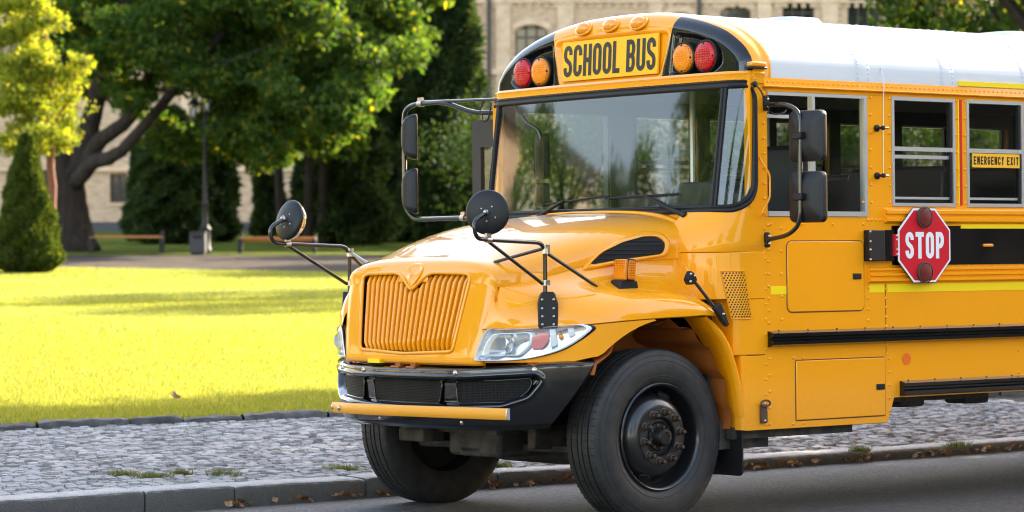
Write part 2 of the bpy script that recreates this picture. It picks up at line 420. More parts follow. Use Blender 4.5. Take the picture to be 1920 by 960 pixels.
MB().box(1.845, FARX, yn-.008, yn+.0, 1.474, 1.716).build('black_side_panel', M_BLACK, bus)
MB().box(2.46, FARX, yn-.0105, yn+.0, 1.700, 1.726).build('yellow_tape', M_HYEL, bus)
for (a, b) in ((.816, .944), (1.647, 1.776), (1.803, FARX)):
    MB().box(a, b, yn-.0025, yn, 1.308, 1.357).build('yellow_tape', M_HYEL, bus)
o = MB().box(2.66, 2.75, yn-.022, yn-.008, 1.585, 1.603).build('side_marker', M_AMB, bus); bev(o, .004)
MB().box(.7555, .7585, yn-.0030, yn, .955, 1.556).build('panel_seam', M_RUST, bus)
for xx in (1.787,):                                     # panel seam
    MB().box(xx-.0015, xx+.0015, yn-.0022, yn, .93, 1.36).build('panel_seam', M_RUST, bus)
# hatches
def hatch(x0, x1, z0, z1, r, lx, lz, name):
    pr = round_rect(x0, x1, z0, z1, r)
    MB().prism(round_rect(x0-.006, x1+.006, z0-.006, z1+.006, r+.006), lambda x, z: (x, yn-.0015, z), lambda x, z: (x, yn+.001, z)).build(name+'_gap', M_RUST, bus, 30, fix=True)
    h = MB().prism(pr, lambda x, z: (x, yn-.007, z), lambda x, z: (x, yn+.002, z)).build(name, M_YELP, bus, 30, fix=True); bev(h, .004)
    l = MB().box(lx-.036, lx+.036, yn-.013, yn-.007, lz-.018, lz+.018).build('latch', M_PLAS, h); bev(l, .004)
    MB().box(lx-.02, lx+.02, yn-.015, yn-.0128, lz-.009, lz+.009).build('latch_button', M_RUB, l)
hatch(.952, 1.596, 1.202, 1.622, .035, 1.533, 1.409, 'upper_hatch')
hatch(1.016, 1.772, .556, .910, .006, 1.728, .732, 'lower_hatch')
Mx = Matrix.Translation((1.966, yn-.003, .895)) @ Matrix.Rotation(pi/2, 4, 'X')
MB().disc(.037, 0, 28, Mx).build('orange_sticker', M_ORG, bus)
# hood-prop catch low on the corner
hc = MB(); hc.box(.715, .765, yn-.02, yn, .55, .66).build('catch', M_RUST, bus); bev(bpy.data.objects['catch'], .005)
MB().tube([(.742+.036*cos(a), yn-.026, .668+.018*sin(a)) for a in [2*pi*i/20 for i in range(20)]], .006, 6, closed=True).build('catch_ring', M_RUST, bpy.data.objects['catch'])
rivets([Vector((.742, yn-.02, .665)), Vector((.742, yn-.02, .565))], (0, -1, 0), .009, 'bolts', bpy.data.objects['catch'], M_STEEL)

# ---- passenger windows -------------------------------------------
def Q(x0, x1, y, z0, z1): return MB().add([(x0, y, z0), (x1, y, z0), (x1, y, z1), (x0, y, z1)], [(0, 1, 2, 3)])
def window(x0, x1, z0, z1, s, kind):
    y = NEAR*s; w = link(bpy.data.objects.new('window', None)); w.parent = bus
    fr = MB(); t = .022
    for (a, b, c, d) in ((x0, x1, z1-t, z1), (x0, x1, z0, z0+t), (x0, x0+t, z0+t, z1-t), (x1-t, x1, z0+t, z1-t)):
        fr.box(a, b, y-.006*s, y+.035*s, c, d)
    fo = fr.build('frame', M_ALU if kind != 1 else M_ALU, w, 30)
    zm = lerp(z0, z1, .51)
    if kind == 0:                                         # split sash, top half lowered a little
        MB().box(x0+t, x1-t, y+.002*s, y+.022*s, zm-.002, zm+.024).build('sash_rail', M_ALU, w)
        MB().box(x0+t, x1-t, y+.012*s, y+.03*s, zm-.048, zm-.026).build('sash_rail', M_ALU, w)
        MB().box(x0+t, x1-t, y+.012*s, y+.03*s, z0+.045, z0+.06).build('sash_rail', M_ALU, w)
        Q(x0+t, x1-t, y+.014*s, z0+t, zm-.002).build('pane', M_GLASS, w)
        if x0 > 2.5: Q(x0+t, x1-t, y+.024*s, zm-.03, z1-t).build('pane', M_GLASS, w)
        MB().box(x1-t-.02, x1-t-.001, y+.003*s, y+.03*s, z0+t, z1-t).build('jamb', M_RUB, w)
    return w
for i, (a, b) in enumerate(WIN):
    for s in (1, -1): window(a, b, SILL+.001, 2.512, s, 0)
# red emergency stripe on the post between the first two windows
MB().box(2.452, 2.462, yn-.003, yn, SILL+.01, 2.51).build('yellow_tape', M_HYEL, bus)
MB().box(2.464, 2.486, yn-.0045, yn, SILL+.01, 2.51).build('red_stripe', M_RED, bus)
ee = MB().box(2.572, 3.015, yn-.012, yn-.007, 2.086, 2.174).build('emergency_exit_plate', mat('exit_plate_yellow', (.92, .45, .01), .4), bus)
lettering(MB(), 'EMERGENCY EXIT', 2.583, 2.104, .422, .052, .0095, lambda u, v, l: (u, yn-.0125-l, v), .32, .5).build('lettering', M_INK, ee, 0)
# driver's sliding window
dw = link(bpy.data.objects.new('driver_window', None)); dw.parent = bus
f = MB(); z0, z1, x0, x1 = 1.772, 2.510, .800, 1.636
for (a, b, c, d) in ((x0, x1, z1-.02, z1), (x0, x1, z0, z0+.03), (x1-.028, x1, z0+.03, z1-.02), (1.165, 1.190, z0+.03, z1-.02)):
    f.box(a, b, yn-.008, yn+.03, c, d)
f.build('frame', M_ALU, dw, 30)
Q(1.190, 1.608, yn+.006, z0+.03, z1-.02).build('pane', M_GLASS, dw)
Q(.80, 1.165, yn+.016, z0+.03, z1-.155).build('pane', M_GLASS, dw)
MB().box(.80, 1.165, yn-.0, yn+.03, z1-.155, z1-.135).build('sash_rail', M_ALU, dw)
# grab rail on the post
MB().tube(smooth_path([(.735, yn-.0, 2.12), (.735, yn-.02, 2.09), (.785, yn-.035, 2.02), (.785, yn-.035, 1.88), (.735, yn-.025, 1.80), (.735, yn, 1.76)], .03), .006, 6).build('grab_rail', M_YELP, bus)
# stretched cord with its two studs
MB().tube([(1.782, yn+.25, 2.90), (1.77, yn+.09, 2.80), (1.765, yn-.0, 2.68), (1.76, yn-.03, 2.59), (1.752, yn-.03, 2.30), (1.748, yn-.03, 2.02)], .003, 5).build('cord', M_ALU, bus)
for z in (2.313, 2.022):
    Mx = Matrix.Translation((1.72, yn, z)) @ Matrix.Rotation(pi/2, 4, 'X')
    s_ = MB().lathe([(.001, 0), (.022, 0), (.022, .012), (.01, .016), (.008, .05), (.014, .052), (.014, .066), (.001, .068)], 14, Mx).build('stud', M_RUB, bus, 40)
    MB().tube([(1.722, yn-.055, z), (1.765, yn-.058, z)], .008, 8).build('stud_pin', M_STEEL, s_)

# ---- roof ----------------------------------------------------------
RS = [(1.222, 2.592), (1.221, 2.62), (1.214, 2.70), (1.19, 2.745), (1.14, 2.80), (1.05, 2.862), (.96, 2.908), (.82, 2.955), (.68, 2.990), (.54, 3.015), (.33, 3.040), (.15, 3.048), (0, 3.050)]
RS = catmull(RS, 3); RS = [(-y, z) for y, z in RS]+[(y, z) for y, z in RS[::-1][1:]]
def ring(x, off=0.):
    out = []
    for i, (y, z) in enumerate(RS):
        a = RS[max(0, i-1)]; b = RS[min(len(RS)-1, i+1)]; tx, tz = b[0]-a[0], b[1]-a[1]; L = sqrt(tx*tx+tz*tz)
        out.append((x, y-(-tz/L)*-off if False else y+tz/L*off, z-tx/L*off))
    return out
rw = MB(); rw.grid([ring(x) for x in [.80]+[1.0+.45*i for i in range(18)]+[FARX]], flip=True)
rw.build('roof', M_WHITE, bus, 180)
def seamband(x0, x1, off, name, m):
    mb = MB(); mb.grid([ring(x0, -.001), ring(x0+.001, -off), ring(x1-.001, -off), ring(x1, -.001)], flip=True); return mb.build(name, m, bus, 30)
for xx in (1.55, 2.30, 3.05, 3.8, 4.55, 5.3, 6.05, 6.8):
    seamband(xx, xx+.12, .0012, 'roof_bow', M_WHITE)
    pts = []
    for dx in (.015, .105):
        for i in range(2, len(RS)-2, 1):
            if RS[i][0] < .5: pts.append(Vector((xx+dx, *ring(0, -.003)[i][1:])))
    mb = MB()
    for p in pts:
        n = Vector((0, p.y*.55, p.z-2.2)).normalized(); M = Matrix.Translation(p) @ n.to_track_quat('Z', 'Y').to_matrix().to_4x4()
        mb.lathe([(.0055, -.001), (.0045, .002), (.001, .003)], 6, M)
    mb.build('roof_rivets', M_WHITE, bus, 180, 'stuff')
for (x, w, h) in ((2.1, .20, .05), (4.35, .36, .05)):       # roof vents
    o = MB().prism(round_rect(x-w, x+w, -.28, .28, .12), lambda a, b: (a, b, 3.035), lambda a, b: (x+(a-x)*.85, b*.85, 3.035+h)).build('roof_vent', M_WHITE, bus, 30, fix=True); bev(o, .01)

# ---- front cap -----------------------------------------------------
CAPX = .612
cap = bpy.data.materials.new('cap_paint')
def capmat():
    global cap
    bpy.data.materials.remove(cap)
    cap = paint('cap_two_colour_paint', (.93, .345, .001), dirt=.1); t = NT(cap)
    c = t.n('TexCoord'); s = t.n('SeparateXYZ'); t.l(c.outputs['Object'], s.inputs[0])
    lim = t.math('ADD', t.math('MULTIPLY', t.math('SUBTRACT', s.outputs[2], 2.618), .27), .483)
    a = t.math('GREATER_THAN', t.math('ABSOLUTE', s.outputs[1]), lim)
    xl = t.math('LESS_THAN', s.outputs[0], .702)
    zl = t.math('GREATER_THAN', s.outputs[2], 2.622)
    f_ = t.math('MULTIPLY', t.math('MULTIPLY', a, xl), zl)
    t.col(t.mix(f_, (.93, .345, .001), (.006, .006, .007)))
    t.l(t.mix(f_, (.32,)*3, (.2,)*3), t.b.inputs['Roughness'])
capmat()
PODN = [(-.575, 2.900), (-.60, 2.903), (-.77, 2.878), (-.93, 2.826), (-.99, 2.76), (-1.003, 2.68), (-.93, 2.632), (-.552, 2.632)]
POD = round_poly(PODN, .03); PODF = [(-y, z) for y, z in POD]
REC = round_poly([(-.543, 2.906), (-.475, 2.635), (.475, 2.635), (.543, 2.906), (.27, 2.922), (-.27, 2.922)], .05)
def caprec(y, z):
    d = min(sdf(-abs(y), z, POD), 9)
    e = .038*(1-sstep(-.036, .002, d))
    if abs(y) < .62:
        d = sdf(y, z, REC); e += .014*(1-sstep(-.022, .0, d)) - .006*max(0, 1-abs(d-.008)/.012)
    return e
def capx(y, z): return CAPX+.035*(y/1.2)**2+.06*(z-2.62)
rows = []
R0 = [(x, o) for x, o in ((.83, -.004), (.80, -.004), (.795, .0), (.75, .0), (.72, .002), (.69, .008), (.665, .018), (.645, .032), (.63, .05), (.622, .066), (.618, .08))]
# resample the outline finely
def resamp(pl, n):
    P = np.array(pl); d = np.r_[0, np.cumsum(np.linalg.norm(np.diff(P, axis=0), axis=1))]; s = np.linspace(0, d[-1], n)
    return [tuple(np.interp(q, d, P[:, k]) for k in range(P.shape[1])) for q in s]
RF = resamp(RS, 481)
def rf(off):
    out = []
    for i, (y, z) in enumerate(RF):
        a = RF[max(0, i-1)]; b = RF[min(len(RF)-1, i+1)]; tx, tz = b[0]-a[0], b[1]-a[1]; L = sqrt(tx*tx+tz*tz)
        out.append((y+tz/L*off, z-tx/L*off))
    return out
for (x, o) in R0:
    rr = rf(o); k = (.80-x)/.182; rows.append([(x+(.035*(y/1.2)**2+.06*(z-2.62))*sstep(0, 1, k), y, max(z, 2.592)) for y, z in rr])
last = rf(.08); NR = 88
for i in range(1, NR+1):
    t = 1-i/NR; row = []
    for y, z in last:
        yy, zz = y*t, lerp(2.592, max(z, 2.592), t)
        row.append((capx(yy, zz)+.006+caprec(yy, zz), yy, zz))
    rows.append(row)
cp = MB().grid(rows, flip=True).build('front_cap', cap, bus, 50)
# second row: lip with rivets under the cap
def plan(y, z, off=0.):                               # front shell plan: x at |y| for the upright face
    xc = .445+(z-1.83)*.14
    return xc+.055*(abs(y)/1.07)**2+off
sgn = 1
sy = MB().prism([(capx(.457, 2.66)-.002, 2.655), (capx(.457, 2.9)-.002, 2.903), (capx(.457, 2.9)+.012, 2.903), (capx(.457, 2.66)+.012, 2.655)], lambda x, z: (x-.004, -.457, z), lambda x, z: (x-.004, .457, z)).build('destination_sign', M_SIGNY, bus, 30, fix=True)
def signf(u, v, l):
    x = lerp(capx(.457, 2.66), capx(.457, 2.9), (v-2.655)/.248)-.0075-l
    return (x, -u, v)
lettering(MB(), 'SCHOOL BUS', -.438, 2.680, .876, .200, .030, signf, .16, .42, {'L': .82, 'H': .98}).build('lettering', M_INK, sy, 0)
def front_lamp(y, z, m, name):
    x = capx(y, z)-.004
    M = Matrix.Translation((x, y, z)) @ Matrix.Rotation(-pi/2, 4, 'Y')
    l = MB().lathe([(.088, -.055), (.088, .004), (.083, .012), (.07, .017), (.04, .020), (.001, .021)], 32, M).build(name, m, bus, 40)
    MB().lathe([(.101, -.06), (.101, .0), (.094, .003), (.089, .0), (.089, -.05)], 32, M).build('bezel', M_RUB, l, 40)
    rv = MB()
    for k in range(4):
        a = pi/4*0+k*pi/2+pi/2; rv.lathe([(.008, .004), (.008, .016), (.001, .018)], 6, M @ Matrix.Translation((.077*cos(a), .077*sin(a), 0)))
    rv.build('lens_screws', M_RUB, l, 180, 'stuff')
    return l
for s in (1, -1):
    front_lamp(.680*s, 2.733, M_LAMB, 'amber_warning_lamp'); front_lamp(.868*s, 2.733, M_LRED, 'red_warning_lamp')
for y in (.262, 0, -.262):
    M = Matrix.Translation((.635, y, 2.984-.02*abs(y))) @ Matrix.Rotation(-radians(62), 4, 'Y') @ Matrix.Scale(.62, 4, (1, 0, 0)) @ Matrix.Scale(.7, 4, (0, 0, 1))
    l = MB().lathe([(.066, -.01), (.064, .012), (.054, .03), (.035, .042), (.015, .047), (.001, .048)], 24, M).build('clearance_lamp', M_AMB, bus, 60)
    MB().lathe([(.079, -.012), (.078, .003), (.066, .008)], 24, M).build('lamp_base', M_YEL, l, 60)
o = MB().box(.655, .775, yn-.03, yn+.02, 2.652, 2.682).build('side_clearance_lamp', M_AMB, bus); bev(o, .01, 3)
o = MB().box(.645, .785, yn-.024, yn+.02, 2.640, 2.653).build('lamp_base', M_RUB, o); bev(o, .004)
pts = [Vector((.812, y, z)) for y, z in resamp(RS, 84)]
mb = MB()
for p in pts:
    n = Vector((0, p.y*.6, max(.0, p.z-2.62)*2)).normalized() if p.z < 3.0 else Vector((0, p.y*.3, 1)).normalized()
    mb.lathe([(.006, .000), (.005, .0025), (.001, .004)], 6, Matrix.Translation(p+n*.001) @ n.to_track_quat('Z', 'Y').to_matrix().to_4x4())
mb.build('cap_rivets', M_YEL, bus, 180, 'stuff')

# ---- front shell round the windshield ------------------------------
def shellpt(s, z):                                    # s: -1..1 is the flat face, |s| up to 2 the corner, up to 2.3 the side
    a = abs(s); sg = -1 if s < 0 else 1
    xf = plan(1.07, z)
    if a <= 1: y = a*1.07; return (plan(y, z), sg*y, z)
    if a <= 2:
        t = a-1; P = [(xf, 1.07), (xf+.022, 1.145), (xf+.10, 1.2195), (.69, 1.2195)]
        q = [(1-t)**3*P[0][k]+3*(1-t)**2*t*P[1][k]+3*(1-t)*t*t*P[2][k]+t**3*P[3][k] for k in (0, 1)]
        return (q[0], sg*q[1], z)
    return (.69+(a-2)*.25, sg*1.2195, z)
SS = [-2.31, -2.25, -2.15]+[-2+i/14 for i in range(14)]+[-1+i/45*1 for i in range(0, 91)]+[1+i/14 for i in range(1, 15)]+[2.15, 2.25, 2.31]
ZS = [1.50, 1.60, 1.70, 1.76]+[1.78+.0155*i for i in range(52)]+[2.60]
# arclength for the outline
def sarc(s):
    a = abs(s); sg = -1 if s < 0 else 1
    return sg*(a*1.07 if a <= 1 else 1.07+(a-1)*.245 if a <= 2 else 1.315+(a-2)*.25)
OUT = round_rect(-1.315, 1.315, 1.815, 2.553, [.16, .16, .11, .11], 8)
def inside(i, j):
    s = (SS[j]+SS[j+1])/2; z = (ZS[i]+ZS[i+1])/2; return sdf(sarc(s), z, OUT) < 0
rows = [[shellpt(s, z) for s in SS] for z in ZS]
MB().grid(rows, keep=lambda i, j: not inside(i, j)).build('front_shell', M_YELP, bus, 60)
def sinv(a):
    b = abs(a); sg = -1 if a < 0 else 1
    return sg*(b/1.07 if b <= 1.07 else 1+(b-1.07)/.245 if b <= 1.315 else 2+(b-1.315)/.25)
OF = resamp(OUT+[OUT[0]], 260)[:-1]
def outl(off, dx):                                    # outline offset inwards by off, lifted by dx along the surface normal
    res = []; n = len(OF)
    for i, (a, z) in enumerate(OF):
        p, q = OF[i-1], OF[(i+1) % n]; tx, tz = q[0]-p[0], q[1]-p[1]; L = sqrt(tx*tx+tz*tz)
        aa, zz = a-tz/L*off, z+tx/L*off; s = sinv(aa); P = Vector(shellpt(s, zz)); e = .02
        t = Vector(shellpt(s+e, zz))-Vector(shellpt(s-e, zz)); nr = Vector((t.y, -t.x, 0)).normalized()*-1
        res.append(P+nr*dx)
    return res
prof = [(-.022, .0), (-.024, .012), (-.014, .020), (-.006, .014), (.002, .014), (.012, .021), (.022, .016), (.026, .004), (.026, -.012)]
rows = [outl(a, b) for a, b in prof]; rows = [r+[r[0]] for r in rows]
MB().grid(rows).build('windshield_gasket', M_RUB, bus, 60)
gl = MB().grid([[Vector(shellpt(s, z)) for s in SS] for z in ZS], keep=lambda i, j: inside(i, j) and not (abs(abs(SS[j]+SS[j+1])/2-1) < .02)).build('windshield', M_WIND, bus, 60)
for s in (1, -1):                                     # corner pillars
    a = [Vector(shellpt(s*.985, z)) for z in (1.825, 2.0, 2.2, 2.4, 2.55)]; b = [Vector(shellpt(s*1.10, z)) for z in (1.825, 2.0, 2.2, 2.4, 2.55)]
    mb = MB()
    n = Vector((-1, -.25*1 if s < 0 else .25, 0)).normalized()
    mb.grid([[p-n*.02 for p in a], [p+n*.014 for p in a], [p.lerp(q, .3)+n*.018 for p, q in zip(a, b)], [p.lerp(q, .5)+n*.010 for p, q in zip(a, b)], [p.lerp(q, .7)+n*.018 for p, q in zip(a, b)], [p+n*.014 for p in b], [p-n*.02 for p in b], [p-n*.02 for p in a]])
    mb.build('corner_pillar', M_RUB, bus, 40)
# riveted lip under the cap
lp = []
for z, d in ((2.553, .004), (2.558, .010), (2.600, .012), (2.615, .02), (2.63, .004)):
    row = []
    for s in SS:
        P = Vector(shellpt(s, min(z, 2.60))); e = .02; t = Vector(shellpt(s+e, 2.6))-Vector(shellpt(s-e, 2.6)); nr = Vector((t.y, -t.x, 0)).normalized()*-1
        q = P+nr*d; q.z = z; row.append(q)
    lp.append(row)
MB().grid(lp).build('cap_lip', M_YEL, bus, 40)
mb = MB()
for k in range(-29, 30):
    s = sinv(k*.0455); P = Vector(shellpt(s, 2.6)); e = .02; t = Vector(shellpt(s+e, 2.6))-Vector(shellpt(s-e, 2.6)); nr = Vector((t.y, -t.x, 0)).normalized()*-1
    P.z = 2.582; mb.lathe([(.008, 0), (.0065, .004), (.001, .006)], 6, Matrix.Translation(P+nr*.0105) @ nr.to_track_quat('Z', 'Y').to_matrix().to_4x4())
mb.build('lip_rivets', M_YEL, bus, 180, 'stuff')
# cowl sides: curved quarter panels below the glass, both sides
def quarter(s, z0, z1, off, name, pl):
    n = 18; P = catmull(pl, 5); rows = []
    for z in (z0, z0+.003, lerp(z0, z1, .33), lerp(z0, z1, .66), z1-.003, z1):
        o_ = off if z0 < z < z1 else off*.2
        rows.append([(x+o_*.25, s*(y-o_), z) for x, y in P])
    MB().grid(rows, flip=(s < 0)).build(name, M_YELP, bus, 30)
PLQ = [(.766, -1.2195), (.68, -1.2195), (.60, -1.212), (.52, -1.185), (.44, -1.13), (.38, -1.03), (.35, -.93), (.34, -.80)]
for s in (1, -1):
    quarter(s, 1.285, 1.558, .004, 'quarter_panel', PLQ); quarter(s, .955, 1.282, .004, 'quarter_panel', [(.766, -1.2195), (.68, -1.2195), (.60, -1.212), (.545, -1.195), (.53, -1.15), (.53, -.9)])
    A_ = resamp(catmull(PLQ, 5), 34); rows = []
    for t_ in (0, .02, .25, .5, .75, 1):
        z = lerp(1.562, 1.815, t_); Bq_ = resamp([tuple(shellpt(-q_, z)[:2]) for q_ in (2.31, 2.15, 2, 1.9, 1.8, 1.7, 1.6, 1.5, 1.4, 1.3, 1.2, 1.1, 1, .9, .8)], 34)
        rows.append([(lerp(a[0], b_[0]-.008, t_**1.6), s*lerp(-a[1], -b_[1]+.003, t_**1.6)+(-s*.003 if t_ == 0 else 0), z) for a, b_ in zip(A_, Bq_)])
    MB().grid(rows, flip=(s < 0)).build('cowl_panel', M_YELP, bus, 60)
    if s < 0:
        pts = [(.601, .515), (.64, .515), (.64, .955), (.601, .955)]
    quarter(s, .515, .953, .0, 'lower_corner', [(.62, -1.2195), (.59, -1.2195), (.575, -1.19), (.57, -1.1), (.57, -.9)])
# vent with punched holes
PQ = catmull(PLQ, 12)
def qy(x):
    xs = [p[0] for p in PQ][::-1]; ys = [p[1] for p in PQ][::-1]; return float(np.interp(x, xs, ys))
vz0, vz1 = 1.175, 1.445
def vpt(u, v, d):                                     # u 0..1 along, v 0..1 up
    x = lerp(.475, .600, u)+.05*(1-v); y = qy(x); e = .01; tx, ty = 2*e, qy(x+e)-qy(x-e); L = sqrt(tx*tx+ty*ty)
    return (x+ty/L*d, y-.004-tx/L*d, lerp(vz0, vz1, v))
rows = [[vpt(u/8, v/6, d) for u in range(9)] for v in range(7) for d in (.006,)]
MB().grid(rows).build('vent_plate', M_YELP, bus, 30)
vb = MB()
for (a, b) in (((-.03, -.02), (1.03, -.02)), ((1.03, -.02), (1.03, 1.02)), ((1.03, 1.02), (-.03, 1.02)), ((-.03, 1.02), (-.03, -.02))):
    vb.tube([vpt(lerp(a[0], b[0], i/8), lerp(a[1], b[1], i/8), .006) for i in range(9)], .003, 6)
vb.build('vent_rim', M_YELP, bus, 60)
vh = MB()
for i in range(19):
    for j in range(7):
        u, v = (j+.5+(i % 2)*.5-.25)/7, (i+.5)/19
        c = Vector(vpt(u, v, .0068)); ex = (Vector(vpt(u+.05, v, .0068))-c).normalized(); ez = Vector((0, 0, 1))
        vh.add([c+ex*.0056*cos(a)+ez*.0056*sin(a) for a in [k*pi/3 for k in range(6)]], [tuple(range(6))])
vh.build('vent_holes', M_DARK, bus, 0, 'stuff')
# ---- hood and nose ---------------------------------------------------
# stations: centre x, centre z, half width, drop vector (dx, dz), exponent
HS = [(-.968, .925, .655, .050, .000, 5.0), (-.985, .945, .665, .060, .0, 5.0), (-.982, 1.02, .672, .064, .0, 5.0), (-.962, 1.14, .690, .060, -.004, 5.0), (-.940, 1.26, .705, .056, -.012, 4.6), (-.922, 1.36, .712, .052, -.035, 4.2),
      (-.908, 1.43, .716, .046, -.075, 3.9), (-.893, 1.48, .720, .036, -.115, 3.7), (-.868, 1.518, .724, .022, -.145, 3.6), (-.83, 1.540, .730, .010, -.165, 3.5), (-.76, 1.562, .742, .0, -.185, 3.4),
      (-.65, 1.600, .770, 0, -.200, 3.3), (-.5, 1.655, .805, 0, -.215, 3.2), (-.3, 1.712, .845, 0, -.222, 3.2), (-.1, 1.752, .880, 0, -.243, 3.3), (.1, 1.778, .905, 0, -.262, 3.4), (.3, 1.795, .928, 0, -.270, 3.5), (.44, 1.802, .943, 0, -.274, 3.6)]
HC = catmull(HS, 6)
def hpt(h, u):                                         # u in -90..90 degrees
    cx, cz, w, dx, dz, n = h; a = radians(u); e = 2/n
    S = (1 if u >= 0 else -1)*abs(sin(a))**e; C = abs(cos(a))**e
    bow = .035*(1-abs(S)) if True else 0
    k = min(1, max(0, (1.5-cz)/.1)) if cz < 1.52 else 0  # centre crease of the nose
    return (cx+dx*(1-C)*1.2-.0+(.018*abs(S)*k), w*S, cz+dz*(1-C)+.018*(1-abs(S))*(1-k)*sstep(-.8, -.2, cx))
GRO = round_poly([(-.440, 1.003), (0, .985), (.440, 1.003), (.512, 1.435), (.47, 1.452), (.17, 1.458), (.115, 1.44), (0, 1.352), (-.115, 1.44), (-.17, 1.458), (-.47, 1.452), (-.512, 1.435)], .035, 4)
GRO = [(y*1.035, z) for y, z in GRO]
UU = [90*sin(radians(a)) for a in np.linspace(-90, 90, 121)]
def uval(t):                                           # spread samples evenly along the superellipse
    return t
rows = [[hpt(h, u) for u in UU] for h in HC]
HLC = [(.640, .958), (.668, 1.03), (.718, 1.128), (.80, 1.132), (.95, 1.140), (1.08, 1.155), (1.118, 1.150), (1.128, 1.125), (1.09, 1.07), (1.02, 1.01), (.92, .972), (.80, .958)]
def hkeep(i, j):
    p = rows[i][j]; q = rows[i+1][j+1]
    if p[2] < 1.2 and sdf(abs(p[1]+q[1])/2, (p[2]+q[2])/2, HLC) < -.002: return False
    return not (p[2] < 1.47 and p[0] < -.85 and sdf((p[1]+q[1])/2, (p[2]+q[2])/2, GRO) < 0 and abs(p[1]) < .6)
# refine rows/cols so the grille opening has a fine edge
def refine(rows, k=2):
    out = []
    for i in range(len(rows)-1):
        for t in range(k): out.append([tuple(lerp(a, b, t/k) for a, b in zip(p, q)) for p, q in zip(rows[i], rows[i+1])])
    out.append(rows[-1]); return out
rows = refine(rows, 2)
hood = MB().grid(rows, keep=hkeep, flip=True).build('hood', M_YEL, bus, 50)
def nose_x(y, z):                                      # nose face depth at (y, z)
    a = itab(z, [(h[1], h[0], h[2], h[3], h[5]) for h in HS[:9]]); cx, w, dx, n = a
    S = min(.999, abs(y)/w); C = (1-S**n)**(1/n)
    return cx+dx*(1-C)*1.2+.018*S
gpath = [(nose_x(y, z)-.002, y, z) for y, z in resamp(GRO+[GRO[0]], 140)[:-1]]
MB().tube(gpath, .011, 8, closed=True).build('grille_rim', M_YEL, bus, 60)
M_WELLD = mat('dark_grille_backing', (.03, .012, .004), .7); gr = link(bpy.data.objects.new('grille', None)); gr.parent = bus
bp_ = [(y*.995, z) for y, z in GRO]
MB().prism(bp_, lambda y, z: (nose_x(y, z)+.085, y, z), lambda y, z: (nose_x(y, z)+.095, y, z)).build('grille_back', M_WELLD, gr, 0, fix=True)
NB = 20
for i in range(NB):
    t = (i+.5)/NB*2-1; yb, yt = t*.440, t*.509
    def edge(tt, top):
        y = lerp(yb, yt, tt); return y
    zb = 1.0+.006*abs(t); zt = 1.446
    if abs(yt) < .13: zt = 1.355+ (abs(yt)/.13)*.085
    zt -= .003
    path = []; n = 10; w = .0165; skew = .010*(1 if t < 0 else 1)
    vs = []; fs = []
    for k in range(n+1):
        tt = k/n; z = lerp(zb, zt, tt); ztt = (z-1.0)/.45; y = lerp(yb, yt, ztt); x = nose_x(y, z)+.004
        f = min(1, min(tt, 1-tt)*n/.8*.5+.35) if k in (0, n) else 1
        w = lerp(.0105, .0122, ztt); f = .016 if f < 1 else 0; sec = [(x+.070, y-w*.5), (x+.012+f, y-w), (x+.002+f, y-w*.75), (x-.003+f, y), (x+.001+f, y+w*.75), (x+.010+f, y+w), (x+.070, y+w*.5)]
        vs += [(a, b, z) for a, b in sec]
    m = 7
    for k in range(n):
        for j in range(m-1): fs.append((k*m+j, k*m+j+1, (k+1)*m+j+1, (k+1)*m+j))
    fs += [tuple(range(m))[::-1], tuple(n*m+j for j in range(m))]
    MB().add(vs, fs).build('grille_bar', M_YEL, gr, 50, fix=True)
# shield emblem with its raised V collar
SH = round_poly([(-.083, 1.495), (-.04, 1.512), (.04, 1.512), (.083, 1.495), (.080, 1.455), (0, 1.350), (-.080, 1.455)], .022, 5)
def shf(d):
    return lambda y, z: (nose_x(y, min(z, 1.5))-d+max(0, z-1.47)*.18, y*(1-.12*d/.03), 1.45+(z-1.45)*(1-.12*d/.03))
mb = MB(); lay = []
for d, s_ in ((-.01, 1.0), (.004, 1.0), (.010, .95), (.012, .85), (.013, .5), (.013, .02)):
    lay.append([(nose_x(y*s_, z)-d, y*s_, 1.45+(z-1.45)*s_) for y, z in SH+[SH[0]]])
mb.grid(lay); mb.build('shield_emblem', M_YEL, bus, 40, fix=True)
# rear hood band and cowl collar
def band(x0, x1, off, name, m, lip=.012):
    h = HC[-1]; secs = []
    for x, o in ((x0, -.01), (x0, off), (x0+lip, off+.004), (x1-lip, off+.004), (x1, off), (x1, -.01)):
        hh = (x, h[1]+o, h[2]+o, 0, h[4], h[5]); secs.append([hpt(hh, u) for u in UU])
    return MB().grid(secs, flip=True).build(name, m, bus, 30)
band(.425, .475, .008, 'hood_rear_band', M_YEL)
band(.480, .560, -.006, 'cowl_collar', M_YEL)
MB().box(.44, .62, -.955, -.90, 1.20, 1.535).build('firewall_side', M_YELP, bus); MB().box(.44, .62, .90, .955, 1.20, 1.535).build('firewall_side', M_YELP, bus)
MB().box(.46, .50, -1.05, 1.05, .60, 1.70).build('firewall', M_CHAS, bus)
